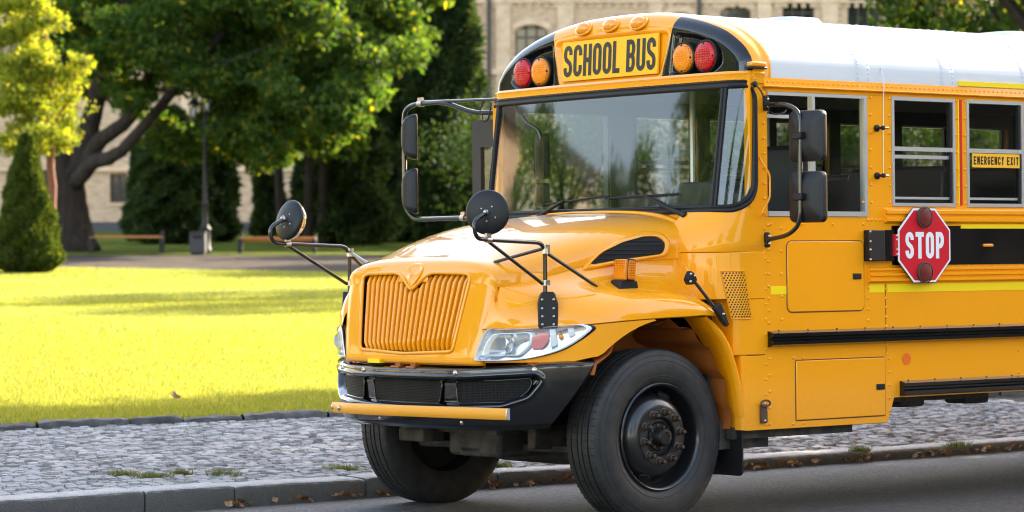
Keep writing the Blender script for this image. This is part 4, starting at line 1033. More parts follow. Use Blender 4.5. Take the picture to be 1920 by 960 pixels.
# ---- mirrors -----------------------------------------------------------------
def clamp(p, n, parent, L=.035, r=.018):
    n = Vector(n).normalized(); M = Matrix.Translation(p) @ n.to_track_quat('Z', 'Y').to_matrix().to_4x4()
    c = MB().lathe([(r*.8, -L/2), (r, -L/2), (r, L/2), (r*.8, L/2)], 12, M); c.box(-.008, .008, 0, r+.018, -L/2, L/2, M); c.build('clamp', M_STEEL, parent, 40)
def disc_mirror(s):
    """crossview mirror on its fender stand"""
    e = link(bpy.data.objects.new('crossview_mirror', None)); e.parent = bus; y = s*.95
    ya = s*.97
    # base
    B = MB(); 
    lo = [(-.765, ya+s*.005), (-.625, ya+s*.005), (-.620, ya-s*.05), (-.60, ya-s*.10), (-.75, ya-s*.10)]
    q = [(-.055, 1.135), (.055, 1.135), (.055, 1.28), (.035, 1.345), (-.035, 1.345), (-.055, 1.28)]
    n = Vector((-.62, s*.78, 0)).normalized(); t = Vector((n.y*-s, n.x*s, 0)).normalized(); t = t if t.x > 0 else -t
    c0 = Vector((-.700, s*.990, 0))
    base = B.prism(round_poly(q, .01, 2), lambda a, z: c0+t*a+Vector((0, 0, z))+n*.005, lambda a, z: c0+t*a*1.25-n*.12+Vector((0, 0, z+.03 if z < 1.2 else z-.01))).build('stand_base', M_PLAS, e, 30, fix=True); bev(base, .006)
    rivets([c0+t*a+n*.006+Vector((0, 0, z)) for a in (-.032, .032) for z in (1.16, 1.205, 1.25, 1.30)], n, .0085, 'bolts', base, M_STEEL)
    P0 = Vector((-.690, s*.955, 1.33)); P1 = Vector((-.690, s*.955, 1.62)); 
    # top bar runs forward and outward to the disc stem
    A = Vector((-1.125, s*.99, 1.638)); Bq = Vector((-1.225, s*1.01, 1.645)); C = Vector((-1.245, s*1.01, 1.74)); D = Vector((-1.14, s*.995, 1.792))
    MB().tube(smooth_path([P0, P1, A, Bq, C, D], .07, 6), .0125, 10).build('mirror_stand', M_TUBE, e, 60)
    MB().tube([A+Vector((.0, 0, -.008)), P0+Vector((0, 0, .06))+Vector((-.02, 0, .0))], .0105, 8).build('stay', M_TUBE, e, 60)
    MB().tube([P1+Vector((.02, 0, -.06)), Vector((-.40, s*1.03, 1.385)), Vector((-.375, s*1.04, 1.37))], [.0105, .0105, .006], 8).build('stay', M_TUBE, e, 60)
    MB().tube([P1+Vector((-.005, 0, -.03)), Vector((-.79, s*.62, 1.515))], [.0105, .010], 8).build('stay', M_TUBE, e, 60)
    clamp(A, A-P1, e); clamp(P1+Vector((0, 0, -.035)), (0, 0, 1), e, .05); clamp(P0+Vector((0, 0, .065)), (0, 0, 1), e, .03)
    # disc: black back towards the front, bulging glass towards the driver
    if s < 0: n = Vector((-.70, -.52, .02))
    else: n = Vector((-.93, -.04, .22))
    n.normalize(); M = Matrix.Translation(D+n*-.02) @ n.to_track_quat('Z', 'Y').to_matrix().to_4x4()
    back = MB().lathe([(.001, .016), (.06, .014), (.11, .004), (.122, -.004), (.126, -.012), (.124, -.024), (.119, -.030)], 48, M).build('mirror_back', M_PLAS, e, 60)
    MB().lathe([(.119, -.028), (.110, -.055), (.085, -.078), (.05, -.09), (.001, -.094)], 40, M).build('mirror_glass', M_MIRR, back, 60)
    MB().lathe([(.014, .012), (.014, .03), (.009, .034), (.008, .05), (.001, .052)], 12, M).build('ball_joint', M_STEEL, back, 50)
    q3 = M.to_3x3()
    rivets([D+q3 @ Vector((a, b, -.006)) for a, b in ((.03, .03), (-.03, .02), (.05, -.03), (-.045, -.03), (.0, -.05))], n, .006, 'bolts', back, M_STEEL)
for s in (-1, 1): disc_mirror(s)
def head(c, w, h, d, face, parent, name='mirror_head', tilt=0):
    """rectangular convex-backed mirror head; face = direction the glass looks"""
    f = Vector(face).normalized(); q = f.to_track_quat('Z', 'Y').to_matrix().to_4x4()
    zl = q.inverted() @ Vector((0, 0, 1)); M = Matrix.Translation(c) @ q
    ang = atan2(zl.x, zl.y); M = M @ Matrix.Rotation(-ang, 4, 'Z')
    pl = round_rect(-w/2, w/2, -h/2, h/2, .035, 5); lay = []
    for k, z in ((.93, .002), (.97, .0), (1.0, -.006), (1.0, -.02), (.97, -.04), (.86, -d*.72), (.62, -d*.94), (.3, -d), (.01, -d)):
        lay.append([M @ Vector((a*k, b*k, z)) for a, b in pl+[pl[0]]])
    o = MB().grid(lay).build(name, M_PLAS, parent, 50, fix=True)
    MB().add([M @ Vector((a*.94, b*.94, .001)) for a, b in pl], [tuple(range(len(pl)))]).build('mirror_glass', M_MIRR, o, 0)
    return o, M
# kerb-side-away (driver's) mirrors
e = link(bpy.data.objects.new('driver_mirrors', None)); e.parent = bus
XM = .80
lp = [(.785, -1.235, 2.430), (.80, -1.40, 2.425), (.80, -1.50, 2.37), (.79, -1.50, 1.72), (.79, -1.40, 1.655), (.777, -1.235, 1.632)]
MB().tube(smooth_path(lp, .07, 6), .0135, 10).build('mirror_arm', M_TUBE, e, 60)
for z, dz in ((2.235, 0), (1.878, 0)):
    o, M = head((.862, -1.515, z), .255, .300, .065, (.96, .13, 0), e)
    b = MB().box(-.018, .018, -.035, .035, -.02, .022, Matrix.Translation((.778, -1.503, z)) @ Matrix.Rotation(0, 4, 'Z')).build('mirror_bracket', M_PLAS, o); bev(b, .006)
for z in (2.44, 1.632):
    b = MB().box(.765, .800, -1.245, -1.215, z-.045, z+.045).build('mirror_mount', M_RUB, e); bev(b, .01)
    rivets([Vector((.785, -1.246, z+.022)), Vector((.785, -1.246, z-.022))], (0, -1, 0), .009, 'bolts', b, M_STEEL)
MB().tube(smooth_path([(.70, -1.225, 2.552), (.715, -1.27, 2.50), (.74, -1.27, 2.42), (.80, -1.27, 2.37), (.88, -1.28, 2.38), (.92, -1.26, 2.40)], .03), .005, 6).build('heater_cable', M_RUB, e)
MB().lathe([(.02, 0), (.018, .01), (.008, .014), (.001, .014)], 12, Matrix.Translation((.70, -1.222, 2.55)) @ Matrix.Rotation(pi/2, 4, 'X')).build('cable_grommet', M_RUB, e)
# far mirrors on their long arm in front of the entrance door
e = link(bpy.data.objects.new('door_side_mirrors', None)); e.parent = bus
lp = [(.70, 1.20, 2.50), (.66, 1.42, 2.505), (.60, 1.68, 2.59), (.60, 2.02, 2.59), (.60, 2.12, 2.55), (.60, 2.12, 1.90), (.60, 2.02, 1.812), (.60, 1.40, 1.812), (.56, 1.18, 1.80)]
MB().tube(smooth_path(lp, .08, 6), .016, 10).build('mirror_arm', M_TUBE, e, 60)
MB().tube([(.60, 1.93, 2.60), (.62, .94, 2.575)], [.012, .009], 8).build('stay', M_TUBE, e, 60)
clamp((.60, 1.93, 2.592), (0, 1, 0), e, .05, .022); clamp((.60, 1.47, 1.812), (0, 1, 0), e, .04, .022)
for z in (2.372, 2.005):
    o, M = head((.66, 2.05, z), .25, .305, .11, (.80, -.62, 0), e)
    b = MB().box(.595, .625, 2.09, 2.13, z-.035, z+.035).build('mirror_bracket', M_PLAS, o); bev(b, .006)
MB().tube(smooth_path([(.66, 1.36, 2.52), (.66, 1.30, 2.60), (.65, 1.22, 2.56), (.65, 1.26, 2.45), (.64, 1.30, 2.44), (.64, 1.31, 2.5)], .03), .005, 6).build('heater_cable', M_RUB, e)
# inside mirror seen through the glass
e = link(bpy.data.objects.new('inside_mirror', None)); e.parent = bus
MB().tube(smooth_path([(.70, 1.05, 2.55), (.72, .95, 2.42), (.75, .86, 2.37), (.76, .84, 2.30)], .03), .016, 8).build('arm', M_TUBE, e)
head((.80, .86, 2.20), .22, .30, .05, (.9, -.35, 0), e); head((.80, .86, 1.95), .20, .16, .05, (.9, -.35, 0), e)

# ---- open entrance door leaf on the far side -------------------------------------
dl = link(bpy.data.objects.new('entrance_door', None)); dl.parent = bus
mb = MB(); M = Matrix.Translation((.78, 1.235, 0)) @ Matrix.Rotation(radians(10), 4, 'Z')
for (a, b, c, d) in ((0, .03, .7, 2.46), (.21, .285, .7, 2.46), (.03, .21, 2.28, 2.46), (.03, .21, .7, .8), (.03, .21, 1.6, 1.64)):
    mb.box(-.02, .02, a, b, c, d, M)
mb.build('door_frame', mat('dark_brown_door', (.03, .024, .022), .45), dl, 30)
MB().add([M @ Vector(q) for q in ((0, .03, .8), (0, .21, .8), (0, .21, 2.28), (0, .03, 2.28))], [(0, 1, 2, 3)]).build('pane', M_GLASS, dl, 0)

# ---- wipers --------------------------------------------------------------------------
for (bx, by, tx, ty, tz, l0, l1) in ((.40, .50, .17, .22, 1.895, .66, -.22), (.40, -.87, .17, -.53, 1.905, -.17, -.72)):
    e = link(bpy.data.objects.new('wiper', None)); e.parent = bus
    X = lambda y, z: plan(y, z)-.03
    MB().tube([(X(by, 1.79), by, 1.785), (X((by*.55+ty*.45), 1.83), by*.55+ty*.45, 1.835), (X(ty, tz), ty, tz)], [.017, .013, .007], 8).build('wiper_arm', M_RUB, e)
    MB().lathe([(.02, -.01), (.02, .02), (.012, .03), (.001, .03)], 12, Matrix.Translation((X(by, 1.79)+.01, by, 1.785)) @ Vector((-1, -.3, .2)).to_track_quat('Z', 'Y').to_matrix().to_4x4()).build('pivot', M_RUB, e)
    ya, yb = (.42, -.20) if by > 0 else (-.17, -.80); za, zb = (1.876, 1.915) if by > 0 else (1.900, 1.912)
    MB().tube([(X(lerp(ya, yb, k/8), lerp(za, zb, k/8))+.012, lerp(ya, yb, k/8), lerp(za, zb, k/8)) for k in range(9)], .007, 6).build('wiper_blade', M_RUB, e)

# ---- stop arm ---------------------------------------------------------------------------
st = link(bpy.data.objects.new('stop_sign', None)); st.parent = bus
cx, cz, R8 = 2.083, 1.5955, .2475
y0 = yn-.052
oc = lambda r: [(cx+r*1.02*cos(radians(22.5+45*k)), cz+r*sin(radians(22.5+45*k))) for k in range(8)]
MB().prism(oc(R8), lambda x, z: (x, y0, z), lambda x, z: (x, y0+.004, z)).build('white_border', M_STW, st, 0, fix=True)
MB().prism(oc(R8*.945), lambda x, z: (x, y0-.0015, z), lambda x, z: (x, y0, z)).build('red_face', M_STOP, st, 0, fix=True)
MB().prism(oc(R8+.004), lambda x, z: (x+.018, y0+.02, z), lambda x, z: (x+.018, y0+.024, z)).build('rear_sign_plate', M_BLACK, st, 0, fix=True)
lettering(MB(), 'STOP', cx-.172, cz-.082, .345, .164, .0295, lambda u, v, l: (u, y0-.0025-l, v), .22).build('lettering', M_STW, st, 0)
for z in (cz+.172, cz-.168):
    Mx = Matrix.Translation((cx-.005, y0-.001, z)) @ Matrix.Rotation(pi/2, 4, 'X')
    l = MB().lathe([(.066, 0), (.066, .014), (.058, .018)], 28, Mx).build('lamp_bezel', M_RUST, st, 40)
    MB().lathe([(.056, .010), (.054, .017), (.03, .021), (.001, .022)], 24, Mx).build('lamp_lens', M_BULB, l, 60)
hb = MB().box(1.600, 1.740, yn-.050, yn, 1.500, 1.690).build('stop_arm_hinge', M_PLAS, st); bev(hb, .006)
MB().box(1.740, 1.83, yn-.038, yn-.006, 1.50, 1.69).build('hinge_box', M_BLACK, st)
MB().box(1.815, 1.842, y0-.004, yn-.01, 1.53, 1.665).build('hinge_strip', M_STOP, st)
rivets([Vector((1.835, y0-.006, z)) for z in (1.54, 1.57, 1.63, 1.655)]+[Vector((1.608, yn-.052, z)) for z in (1.51, 1.57, 1.62, 1.68)], (0, -1, 0), .008, 'bolts', st, M_STEEL)

# ---- interior ------------------------------------------------------------------------------
it = MB(); it.box(.62, FARX-.05, -1.17, 1.17, 1.0, 1.04)
it.build('cabin_floor', M_SEAT, bus)
cl = MB(); cl.grid([[(x, y*.965, z-.035) for y, z in RS] for x in (.85, FARX-.05)]); cl.build('cabin_ceiling', mat('ceiling_lining', (.30, .28, .25), .6), bus, 180)
for s in (1, -1):
    MB().box(1.9, FARX-.05, s*1.15, s*1.168, 1.04, SILL-.004).build('inner_wall', mat('inner_wall_grey', (.10, .10, .10), .6), bus)
def seat(x, y0, y1):
    e = link(bpy.data.objects.new('passenger_seat', None)); e.parent = bus
    b = MB().prism(round_poly([(y0, 1.38), (y1, 1.38), (y1-.01, 2.05), (y1-.05, 2.10), (y0+.05, 2.10), (y0+.01, 2.05)], .05, 3), lambda y, z: (x+(z-1.4)*.12, y, z), lambda y, z: (x+.11+(z-1.4)*.06, y, z)).build('backrest', M_SEAT, e, 30, fix=True); bev(b, .02)
    b = MB().box(x-.40, x+.02, y0, y1, 1.33, 1.47).build('seat_cushion', M_SEAT, e); bev(b, .03)
for i in range(9):
    x = 2.35+.70*i
    for a, b in ((-1.13, -.25), (.25, 1.13)): seat(x, a, b)
# driver's seat, barrier, dashboard, steering wheel
ds = link(bpy.data.objects.new('driver_seat', None)); ds.parent = bus
b = MB().prism(round_poly([(-.95, 1.40), (-.45, 1.40), (-.43, 2.05), (-.52, 2.22), (-.88, 2.22), (-.97, 2.05)], .06, 4), lambda y, z: (1.28+(z-1.4)*.12, y, z), lambda y, z: (1.40+(z-1.4)*.12, y, z)).build('backrest', M_SEAT, ds, 30, fix=True); bev(b, .03)
b = MB().box(.88, 1.34, -.96, -.44, 1.38, 1.52).build('seat_cushion', M_SEAT, ds); bev(b, .03)
MB().box(1.66, 1.70, -1.14, -.3, 1.04, 2.0).build('driver_barrier', M_SEAT, bus); MB().box(1.66, 1.70, .4, 1.14, 1.04, 1.95).build('door_barrier', M_SEAT, bus)
MB().tube([(1.68, -.3, 1.04), (1.68, -.3, 3.0)], .02, 8).build('stanchion', M_ALU, bus); MB().tube([(1.68, .4, 1.04), (1.68, .4, 3.0)], .02, 8).build('stanchion', M_ALU, bus)
b = MB().prism(round_poly([(.58, 1.05), (.86, 1.05), (.92, 1.70), (.78, 1.86), (.58, 1.80)], .04, 3), lambda x, z: (x, -1.14, z), lambda x, z: (x, 1.14, z)).build('dashboard', M_SEAT, bus, 30, fix=True)
b = MB().prism(round_poly([(-1.02, 1.80), (-.38, 1.80), (-.42, 1.93), (-.52, 1.99), (-.88, 1.99), (-.98, 1.93)], .05, 4), lambda y, z: (.72, y, z), lambda y, z: (.92, y, z)).build('instrument_hood', M_SEAT, bus, 30, fix=True); bev(b, .02)
Mw = Matrix.Translation((1.0, -.70, 1.90)) @ Matrix.Rotation(radians(-38), 4, 'Y')
sw = MB().tube([Mw @ Vector((.22*cos(2*pi*k/32), .22*sin(2*pi*k/32), 0)) for k in range(32)], .015, 8, closed=True)
for a in (.3, 2.84, 4.71): sw.tube([Mw @ Vector((0, 0, -.02)), Mw @ Vector((.215*cos(a), .215*sin(a), 0))], .012, 6)
sw.build('steering_wheel', M_PLAS, bus, 60)
MB().box(.80, 1.66, -1.16, -1.14, 1.04, 1.76).build('inner_door_panel', M_SEAT, bus)
sh = MB().box(.70, .735, -1.0, 1.0, 2.58, 2.62); sh.build('sun_visor_rail', M_SEAT, bus)
MB().box(.68, .9, -.9, .9, 2.60, 2.80).build('header_box', mat('header_box_grey', (.16, .16, .15), .6), bus)
# ================================================================ GROUND
BI = BUS.to_3x3()
def B(x, y, z=0.): return BUS @ Vector((x, y, z))
def struct(o): o['kind'] = 'structure'; return o
LZ = .10                                               # lawn level
def onlvl(px, py, z):                                  # pixel on a level plane
    o = CAMWORLD.translation; d = CAMWORLD.to_3x3() @ Vector(((px-960)/FPX, (480-py)/FPX, -1)); return o+d*((z-o.z)/d.z)
def zk(x): return lerp(.142, .084, min(1, max(0, (x+.8)/4)))
# materials
M_ASPH = mat('asphalt', (.05, .05, .052), .75)
t = NT(M_ASPH); co = t.coord(); n1 = t.noise(co, 70, 3, .7); n2 = t.noise(co, .7, 4); n3 = t.n('TexVoronoi'); n3.inputs['Scale'].default_value = 95; t.l(co, n3.inputs['Vector'])
c = t.ramp(n3.outputs['Distance'], [(.0, (.26, .255, .25)), (.3, (.11, .108, .106)), (.6, (.030, .029, .028))])
c = t.mix(t.ramp(n1, [(.55, (0, 0, 0)), (.75, (.6,)*3)]), c, (.17, .165, .16)); t.col(t.mix(t.ramp(n2, [(.4, (0,)*3), (.7, (.55,)*3)]), c, (.085, .082, .078)))
t.bump(n3.outputs['Distance'], .55, .012)
n4 = t.noise(co, 26, 5, .8); t.col(t.mix(t.ramp(n4, [(.42, (.75,)*3), (.52, (0,)*3), (.60, (0,)*3), (.7, (.5,)*3)]), M_ASPH.node_tree.nodes['Principled BSDF'].inputs['Base Color'].links[0].from_socket, t.mix(t.ramp(n4, [(.5, (0,)*3), (.51, (1,)*3)]), (.012, .012, .012), (.20, .195, .19))))
M_SOIL = mat('soil', (.07, .055, .035), .95); t = NT(M_SOIL); co = t.coord(); t.col(t.ramp(t.noise(co, 6, 6), [(.3, (.04, .04, .02)), (.7, (.12, .09, .05))]))
def stonemat(name, a, b, c_, bump=.5, sc_=1.):
    m = mat(name, a, .8); t = NT(m); co = t.coord(); g = t.n('NewGeometry'); n = t.noise(co, 9*sc_, 5); n2 = t.noise(co, 110*sc_, 4, .7)
    oi = t.n('ObjectInfo')
    r = t.ramp(t.math('ADD', t.math('MULTIPLY', n, .7), t.math('MULTIPLY', g.outputs['Random Per Island'], .35)), [(.28, a), (.5, b), (.78, c_)])
    t.col(t.mix(t.ramp(n2, [(.45, (0,)*3), (.7, (.7,)*3)]), r, tuple(x*.35 for x in a))); t.bump(n2, bump, .012); return m
M_COB = stonemat('granite_setts', (.15, .15, .152), (.27, .27, .272), (.40, .40, .395))
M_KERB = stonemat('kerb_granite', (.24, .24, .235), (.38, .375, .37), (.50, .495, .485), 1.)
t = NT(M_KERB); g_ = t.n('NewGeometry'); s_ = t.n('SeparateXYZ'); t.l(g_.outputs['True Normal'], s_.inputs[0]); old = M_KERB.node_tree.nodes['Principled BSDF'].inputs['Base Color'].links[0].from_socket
t.col(t.mix(t.ramp(s_.outputs[2], [(.35, (1, 1, 1)), (.75, (0, 0, 0))]), old, t.mix(.80, old, (.036, .030, .024))))   # shade of the upright face painted into the stone colour, top left light
M_EDGE = stonemat('edging_slate', (.035, .035, .037), (.08, .08, .082), (.20, .20, .20), 1.)
M_SAND = mat('joint_sand', (.16, .12, .075), .95); t = NT(M_SAND); co = t.coord(); t.col(t.ramp(t.noise(co, 8, 5), [(.35, (.01, .009, .008)), (.6, (.05, .038, .026)), (.75, (.26, .18, .10))])); t.bump(t.noise(co, 90, 3), .5, .01)
# base sheet: level beyond the kerb, dropped out of the way under the road
vs = []; xs = [-1500, -300, -60, -20, 0, 20, 60, 300, 1500]; ys = [-1500, -300, -40, 1.95, 2.35, 300, 2500]
fwd = (BI @ Vector((1, 0, 0))).normalized(); lat = (BI @ Vector((0, 1, 0))).normalized()
for y in ys:
    for x in xs:
        p = Vector((BUS.translation.x, BUS.translation.y, 0))+Vector((fwd.x, fwd.y, 0))*x+Vector((lat.x, lat.y, 0))*y; vs.append((p.x, p.y, -2.2 if y < 2 else -.06))
n = len(xs); struct(mesh('ground', vs, [(i*n+j, i*n+j+1, (i+1)*n+j+1, (i+1)*n+j) for i in range(len(ys)-1) for j in range(n-1)], M_SOIL, None, 0))
# road: one sheet in the bus's own plane
rows = [[B(x, y, 0) for x in (-90, -40, -12, 0, 12, 40, 90)] for y in (-46, -12, -4, 1.66)]
struct(MB().grid(rows).build('road', M_ASPH, None, 0))
# kerb of separate granite stones
kerb = struct(link(bpy.data.objects.new('kerb', None)))
KJ = [-20, -18.8, -17.7, -16.5, -15.3, -14.2, -13, -11.9, -10.8, -9.7, -8.5, -7.4, -6.2, -5.1, -4.0, -2.95, -1.80, -1.15, -.14, .95, 2.02, 3.2, 4.53, 5.62, 6.7, 7.8, 8.9, 10, 11.1, 12.3, 13.4, 14.5, 15.7, 16.8, 18]
for k in range(len(KJ)-1):
    a, b = KJ[k]+.006, KJ[k+1]-.006; near = -5 < a < 8; ns = max(2, int((b-a)/(.03 if near else .5)))
    dz = R.uniform(-.006, .008); dy = R.uniform(-.008, .008); rows = []
    for i in range(ns+1):
        x = lerp(a, b, i/ns); e = min(i, ns-i); z = zk(x)+dz-(.010 if e == 0 else .003 if e == 1 else 0); row = []
        for (yy, zz) in ((1.57, -.06), (1.57, .0), (1.565, z*.5), (1.568, z-.022), (1.573, z-.010), (1.585, z-.002), (1.61, z), (1.70, z+.003), (1.80, z+.002), (1.81, z-.03)):
            q = noise.noise(Vector((x*14, yy*30, zz*30)))*.005+noise.noise(Vector((x*3.1, 7, zz*4)))*.005
            row.append(B(x, yy+dy+q-(0 if e else -.006), zz+q*.6))
        rows.append(row)
    mb = MB().grid(rows, flip=True); m_ = len(rows[0]); mb.f += [tuple(range(m_))]+[tuple((ns*m_+j) for j in range(m_))[::-1]]
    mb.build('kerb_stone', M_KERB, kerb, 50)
# lawn edge line and pavement bed
LE0 = onlvl(0, 799, LZ); LE1 = onlvl(300, 785, LZ); LE2 = onlvl(640, 775, LZ)
LD = (LE2-LE0); LD.z = 0; LD.normalize(); LN = Vector((-LD.y, LD.x, 0))
def ledge(s): 
    p = LE0+LD*s; return Vector((p.x, p.y, LZ))+LN*(.05*sin(s*.8)+.03*sin(s*2.3+1))
def kback(x): return B(x, 1.80, zk(x)-.004)
def pavpt(x, v):                                       # x along the kerb (bus frame), v metres from the kerb back
    a = kback(x); d = Vector((lat.x, lat.y, 0)).normalized(); p = a+d*v
    # width to the lawn line along d
    den = d.dot(LN); w = (LE0-a).dot(LN)/den; t = min(1, max(0, v/w)); p.z = lerp(a.z, LZ-.02, t); return p, w
rows = [[pavpt(x, v)[0]+Vector((0, 0, -.036)) for x in np.linspace(-24, 24, 97)] for v in np.linspace(0, 10.5, 30)]
pavement = struct(MB().grid(rows, flip=False).build('pavement', M_SAND, None, 180))
rr = random.Random(11)
VAR = []
for k in range(14):
    a, b = rr.uniform(.036, .046), rr.uniform(.031, .039); pl = round_poly([(-a*rr.uniform(.85, 1.1), -b*rr.uniform(.85, 1.1)), (a*rr.uniform(.85, 1.1), -b*rr.uniform(.85, 1.1)), (a*rr.uniform(.85, 1.1), b*rr.uniform(.85, 1.1)), (-a*rr.uniform(.85, 1.1), b*rr.uniform(.85, 1.1))], .014, 1)
    n = len(pl); tlt = (rr.uniform(-.07, .07), rr.uniform(-.12, .12))
    vs = [(x, y, -.035) for x, y in pl]+[(x, y, -.008+x*tlt[0]+y*tlt[1]) for x, y in pl]+[(x*.93, y*.91, .0+x*tlt[0]+y*tlt[1]+rr.uniform(-.002, .002)) for x, y in pl]
    fs = [(i, (i+1) % n, n+(i+1) % n, n+i) for i in range(n)]+[(n+i, n+(i+1) % n, 2*n+(i+1) % n, 2*n+i) for i in range(n)]+[tuple(range(2*n, 3*n))]
    me = bpy.data.meshes.new('cobblestone'); me.from_pydata(vs, [], fs); me.materials.append(M_COB); VAR.append((me, vs, fs))
cobs = []
row = 0; v = .06
while v < 9.5:
    x = -9.0+rr.uniform(0, .05)
    while x < 8.5:
        w_ = rr.uniform(.072, .100); p, wd = pavpt(x+w_/2, v+.012*sin(x*5+row)+rr.uniform(-.006, .006)+.05*sin(x*.9))
        if .03 < v < wd-.09 and p.y > 14:
            cobs.append((p+Vector((0, 0, rr.uniform(-.008, .005))), rr.uniform(-.10, .10)+atan2(fwd.y, fwd.x)+.12*sin(x*.7+v)+(pi if rr.random() < .5 else 0), rr.randrange(14), w_/.087))
        x += w_+rr.uniform(.002, .012)
    v += .077; row += 1
def topx(p):
    q = CAMWORLD.inverted() @ p; return 960-q.x/q.z*FPX, 480+q.y/q.z*FPX
def vis(p):
    x, y = topx(p); return 0 < x < 640+(y-790)*.55 and y < 930 or (1400 < x < 1920 and y > 755)
seen = sorted([c for c in cobs if vis(c[0])], key=lambda c: c[0].y)[:300]; ids = set(id(c) for c in seen)
for (p, a, k, s) in seen:
    o = link(bpy.data.objects.new('cobblestone', VAR[k][0])); o.parent = pavement; o.location = p; o.rotation_euler = (0, 0, a); o.scale = (s, 1, 1)
mb = MB()
for c_ in cobs:
    if id(c_) in ids: continue
    p, a, k, s = c_; M = Matrix.Translation(p) @ Matrix.Rotation(a, 4, 'Z') @ Matrix.Scale(s, 4, (1, 0, 0)); mb.add([M @ Vector(q) for q in VAR[k][1]], VAR[k][2])
mb.build('cobblestones', M_COB, pavement, 0, 'stuff')
# stone edging of the lawn
edg = struct(link(bpy.data.objects.new('lawn_edging', None))); s = -12.
while s < 22:
    L = R.uniform(.35, .8); h = R.uniform(.035, .06); rows = []; nn = 10; j = R.uniform(-.01, .01)
    for i in range(nn+1):
        q = s+L*i/nn; c0 = ledge(q)-LN*.05; row = []
        for (d, z) in ((-.045, -.08), (-.045, h*.5-.02), (-.038, h-.03), (-.01, h-.02), (.03, h-.024), (.05, h-.05)):
            z = z if i not in (0, nn) or z < 0 else z-.008
            e = noise.noise(Vector((q*9, d*40, z*40)))*.018; row.append(c0+LN*(d+j+e)+Vector((0, 0, z+e)))
        rows.append(row)
    MB().grid(rows, flip=True).build('edging_stone', M_EDGE, edg, 40); s += L+R.uniform(.002, .02)

# ================================================================ LAWN
M_LAWN = mat('lawn', (.2, .24, .02), .9, 0, 0, .05, .04); t = NT(M_LAWN); co = t.coord(); n1 = t.noise(co, .35, 4); n2 = t.noise(co, 22, 5, .7)
c = t.ramp(n2, [(.3, (.09, .135, .022)), (.5, (.18, .205, .035)), (.72, (.28, .28, .075))]); t.col(t.mix(t.ramp(n1, [(.4, (0,)*3), (.75, (.5,)*3)]), c, (.19, .22, .07))); t.bump(n2, .5, .02)
L0 = onlvl(-200, 501, LZ); F0 = onlvl(120, 500.5, LZ); F1 = onlvl(700, 511, LZ)
ff = lambda s: F0.lerp(F1, s)
near = [ledge(s) for s in np.linspace(-26, 30, 57)]; far = [ff(t) for t in np.linspace(-4.2, 6.5, 57)]
rows = [[(a.lerp(b, t))+Vector((0, 0, .02*noise.noise(a.lerp(b, t)*.3) if 0 < t < 1 else 0)) for a, b in zip(near, far)] for t in [0, .02, .05]+list(np.linspace(.1, 1, 22))]
struct(MB().grid(rows, flip=False).build('lawn', M_LAWN, None, 180))
def leafmat(name, c1, c2, c3, trans=.45, rough=.5, yellow=None):
    m = bpy.data.materials.new(name); m.use_nodes = True; t = NT(m); b = t.b; g = t.n('NewGeometry'); co = t.coord()
    r = t.ramp(g.outputs['Random Per Island'], [(.0, c1), (.5, c2), (1., c3)])
    if yellow: r = t.mix(t.ramp(t.math('MULTIPLY', g.outputs['Random Per Island'], 1.), [(.0, (1,)*3), (yellow[0], (0,)*3)]), r, yellow[1])
    t.col(r); b.inputs['Roughness'].default_value = rough; b.inputs['Specular IOR Level'].default_value = .25
    tl = t.n('BsdfTranslucent'); mx = t.n('MixShader'); mx.inputs[0].default_value = trans
    t.l(t.mix(.8, r, (1.8, 1.6, .5), 'MULTIPLY'), tl.inputs[0]); t.l(b.outputs[0], mx.inputs[1]); t.l(tl.outputs[0], mx.inputs[2])
    t.l(mx.outputs[0], t.t.nodes['Material Output'].inputs[0]); return m
M_GRASS = leafmat('grass_blades', (.07, .13, .018), (.18, .215, .032), (.36, .33, .11), .5)
rg = np.random.default_rng(5)
def blades(P, h, w, lean, name, m, parent=None):
    n = len(P); a = rg.uniform(0, 2*pi, n); hh = h*rg.uniform(.55, 1.25, n); ln = rg.uniform(0, lean, n)*hh; b = rg.uniform(0, 2*pi, n)
    dx, dy = np.cos(a)*w/2, np.sin(a)*w/2; v = np.zeros((n, 3, 3)); v[:, 0] = P; v[:, 1] = P; v[:, 2] = P
    v[:, 0, 0] -= dx; v[:, 0, 1] -= dy; v[:, 1, 0] += dx; v[:, 1, 1] += dy
    v[:, 2, 0] += np.cos(b)*ln; v[:, 2, 1] += np.sin(b)*ln; v[:, 2, 2] += hh
    me = bpy.data.meshes.new(name); me.vertices.add(3*n); me.vertices.foreach_set('co', v.ravel()); me.loops.add(3*n); me.loops.foreach_set('vertex_index', np.arange(3*n))
    me.polygons.add(n); me.polygons.foreach_set('loop_start', np.arange(0, 3*n, 3)); me.polygons.foreach_set('loop_total', np.full(n, 3)); me.update(); me.validate(); me.materials.append(m)
    o = link(bpy.data.objects.new(name, me)); o['kind'] = 'stuff'
    if parent: o.parent = parent
    return o
pts = []
def scatter(n, y0, y1, x0, x1, f=None):
    Y = rg.uniform(y0, y1, n); X = rg.uniform(x0, x1, n)*Y/5299.; return X, Y
for (n, y0, y1) in ((290000, 21.3, 26.5), (280000, 26.5, 34), (230000, 34, 46), (150000, 46, 64)):
    X, Y = scatter(n, y0, y1, -1700, 250)
    d = (X-LE0.x)*LN.x+(Y-LE0.y)*LN.y
    s_ = (X-LE0.x)*LD.x+(Y-LE0.y)*LD.y; off = .05*np.sin(s_*.8)+.03*np.sin(s_*2.3+1)
    fd = (F1-F0).normalized(); fn = Vector((-fd.y, fd.x, 0)); k = (d > off-.01) & (((X-F0.x)*fn.x+(Y-F0.y)*fn.y) < 0)
    P = np.stack([X[k], Y[k], np.full(k.sum(), LZ-.004)], -1); pts.append((P, y0))
